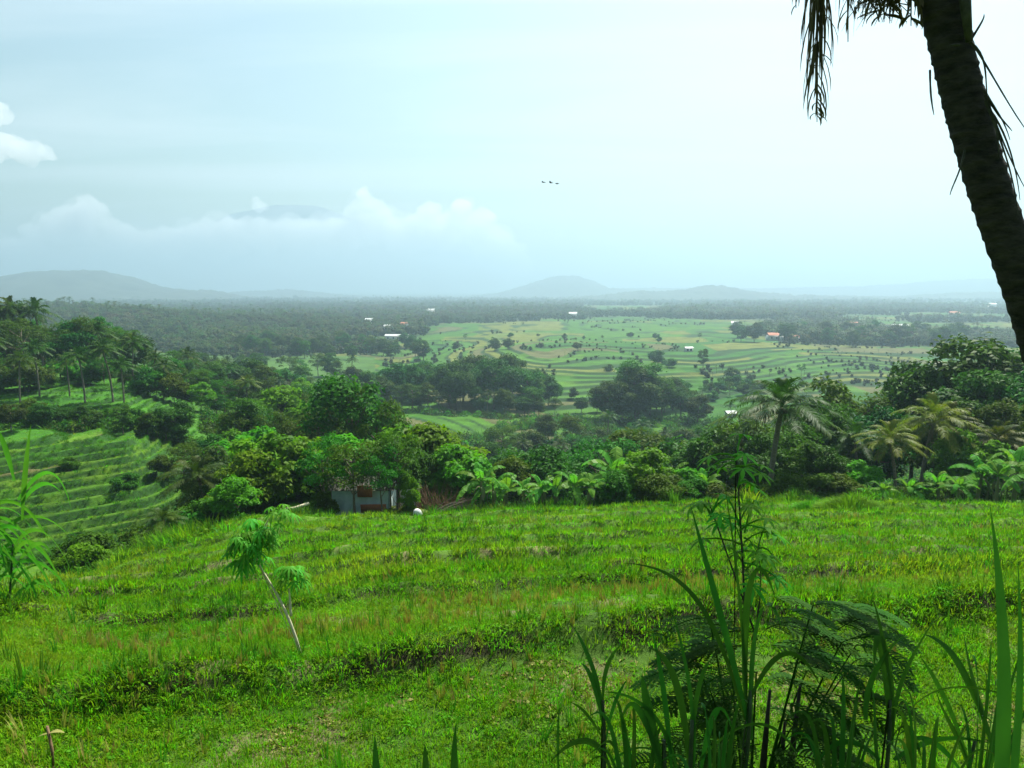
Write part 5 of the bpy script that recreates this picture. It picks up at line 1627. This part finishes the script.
cv = catmull([p - base for p in pts], 34)
rad_ = []
rp = random.Random(9)
ring = 0
for i in range(len(cv)):
    t = i / len(cv)
    r = 0.116 - 0.012 * t + 0.022 * sstep(0.60, 0.72, t)
    ring = i % 5
    rad_.append(r + (0.007 if ring == 0 else 0.0035 if ring == 1 else 0.001 if ring == 2 else 0.0) + rp.uniform(-.002, .002))
mb = MB(); mb.tube(cv, rad_, 28)
M['palm_near'] = rough_mat('ringed_palm_bark', (0.018, 0.017, 0.014), (0.055, 0.048, 0.038), 9.0, 0.9, 1.0, stretch=(1, 1, 2.8), dist=0.05, spec=0.1)
part('trunk', mb, M['palm_near'], palm, True)
cr = cv[-1]
rd = random.Random(14)
for i in range(20):
    az = i * 2.39996
    fwd = math.sin(az)                          # towards the view
    el = R(78) - R(60) * (i / 20)
    if fwd > -0.1: el = max(el, R(52))
    mb = MB(); frond_strips(mb, cr + Vector((0, 0, .1)), az, el, rd.uniform(3.4, 4.2), rd.random(), 46, 0.05, 0.85, 0.75)
    part('frond', mb, M['palm'], palm)
# dead fronds hanging into view
def hanging(tipu, tipv, outu, w, seed, n=70, spread=0.10, Yd=Yp):
    rd = random.Random(seed); mb = MB()
    tip = P(tipu, tipv, Yd) - base
    a = cr + Vector((0, 0, -.05)); ou = P(outu, -260, Yd) - base
    c = bez([a, ou + Vector((0, 0, .9)), P(tipu, -60, Yd) - base, tip], 24)
    mb.tube(c, [0.03 * (1 - .92 * i / 23) for i in range(24)], 6)
    for k in range(n):
        t = rd.uniform(.35, .99) * 23; i = min(22, int(t)); p = c[i].lerp(c[i + 1], t - i)
        L = min(rd.uniform(.3, .65), max(.05, (p.z - tip.z) * rd.uniform(.4, 1.0))); s = rd.uniform(-1, 1) * spread
        e = p + Vector((s * 1.4, rd.uniform(-.06, .06), -L)); m_ = p.lerp(e, .5) + Vector((s * .9, 0, 0))
        mb.strip(bez([p, m_, e], 5), [w * .5, w, w * .9, w * .6, w * .1], fold=.6, twist=rd.uniform(-1, 1))
    return part('dead_frond', mb, M['dead'], palm)


hanging(817, 122, 806, .013, 1, 150, .05)
hanging(822, 70, 812, .012, 2, 60, .06, Yp + .1)
hanging(848, 42, 830, .014, 3, 26, .04)
hanging(796, 8, 770, .016, 4, 10, .02)
hanging(911, 26, 905, .03, 5, 60, .05, Yp - .1)
hanging(884, 22, 876, .022, 6, 110, .12, Yp + .1)
mb = MB()
for k in range(260):
    p = P(rd.uniform(862, 900), rd.uniform(-60, 2), Yp + rd.uniform(-.12, .12)) - base
    e = p + Vector((rd.uniform(-.12, .12), rd.uniform(-.05, .05), -rd.uniform(.05, .16)))
    mb.strip([p, p.lerp(e, .5) + Vector((rd.uniform(-.03, .03), 0, 0)), e], [.01, .012, .003], fold=.5)
part('fibre_sheath', mb, M['dead'], palm)
mb = MB(); mb.tube([P(962, -80, Yp - .18) - base, P(965, 0, Yp - .18) - base, P(969, 42, Yp - .17) - base], [.03, .03, .018], 8); part('dead_stalk', mb, M['stem_dark'], palm, True)
for (a, b1, b2, c_) in (((970, 40), (985, 60), (1010, 110), (1030, 135)), ((970, 42), (990, 55), (984, 80), (988, 100)), ((985, 100), (1005, 150), (1015, 180), (1018, 215)), ((988, 98), (1000, 120), (1008, 125), (1012, 131)),
                        ((985, 95), (1000, 135), (1012, 165), (1026, 190)), ((988, 105), (998, 125), (1000, 150), (998, 160)), ((972, 38), (980, 25), (985, 18), (984, 14)), ((930, 70), (930, 95), (932, 105), (934, 115)), ((960, 45), (952, 44), (950, 46), (947, 47)),
                        ((965, 150), (960, 175), (952, 185), (950, 195)), ((990, 110), (1004, 128), (1016, 160), (1020, 200)), ((984, 90), (994, 108), (1004, 118), (1010, 140))):
    mb = MB(); mb.tube(bez([P(a[0], a[1], Yp - .16) - base, P(*b1, Yp - .18) - base, P(*b2, Yp - .18) - base, P(*c_, Yp - .18) - base], 10), [.007, .007, .006, .006, .005, .005, .004, .004, .003, .002], 4, cap=False)
    part('hanging_root', mb, M['stem_dark'], palm)

# ------------------------------------------------------------------ three birds
M['bird'] = rough_mat('dark_feathers', (0.03, 0.03, 0.03), (0.06, 0.055, 0.05), 9, 0.7, 0.1)
for (u, v, fl, lb) in ((543.5, 182.5, .5, 'leftmost of three small birds flying over the plain'), (551, 183, .9, 'middle one of three small birds flying over the plain'), (557, 183.5, -.3, 'rightmost of three small birds flying over the plain')):
    o = empty('bird', tuple(P(u, v, 120)), R(70)); tag(o, lb, 'bird', 'birds flying over the plain')
    mb = MB(); mb.tube([(0, -.32, 0), (0, -.2, .01), (0, 0, 0.02), (0, .16, .03), (0, .24, .05), (0, .32, .03)], [.02, .05, .075, .055, .04, .01], 8)
    mb.strip([(0, -.28, 0), (0, -.42, 0)], [.06, .12], side=(1, 0, 0)); part('body', mb, M['bird'], o, True)
    for s in (-1, 1):
        mb = MB()
        mb.strip([(s * .04, .06, .03), (s * .28, .10, .03 + fl * .22), (s * .52, .02, .03 + fl * .25), (s * .72, -.12, .03 + fl * .18)], [.20, .22, .15, .02], side=(0, 1, 0), fold=.08)
        part('wing', mb, M['bird'], o)
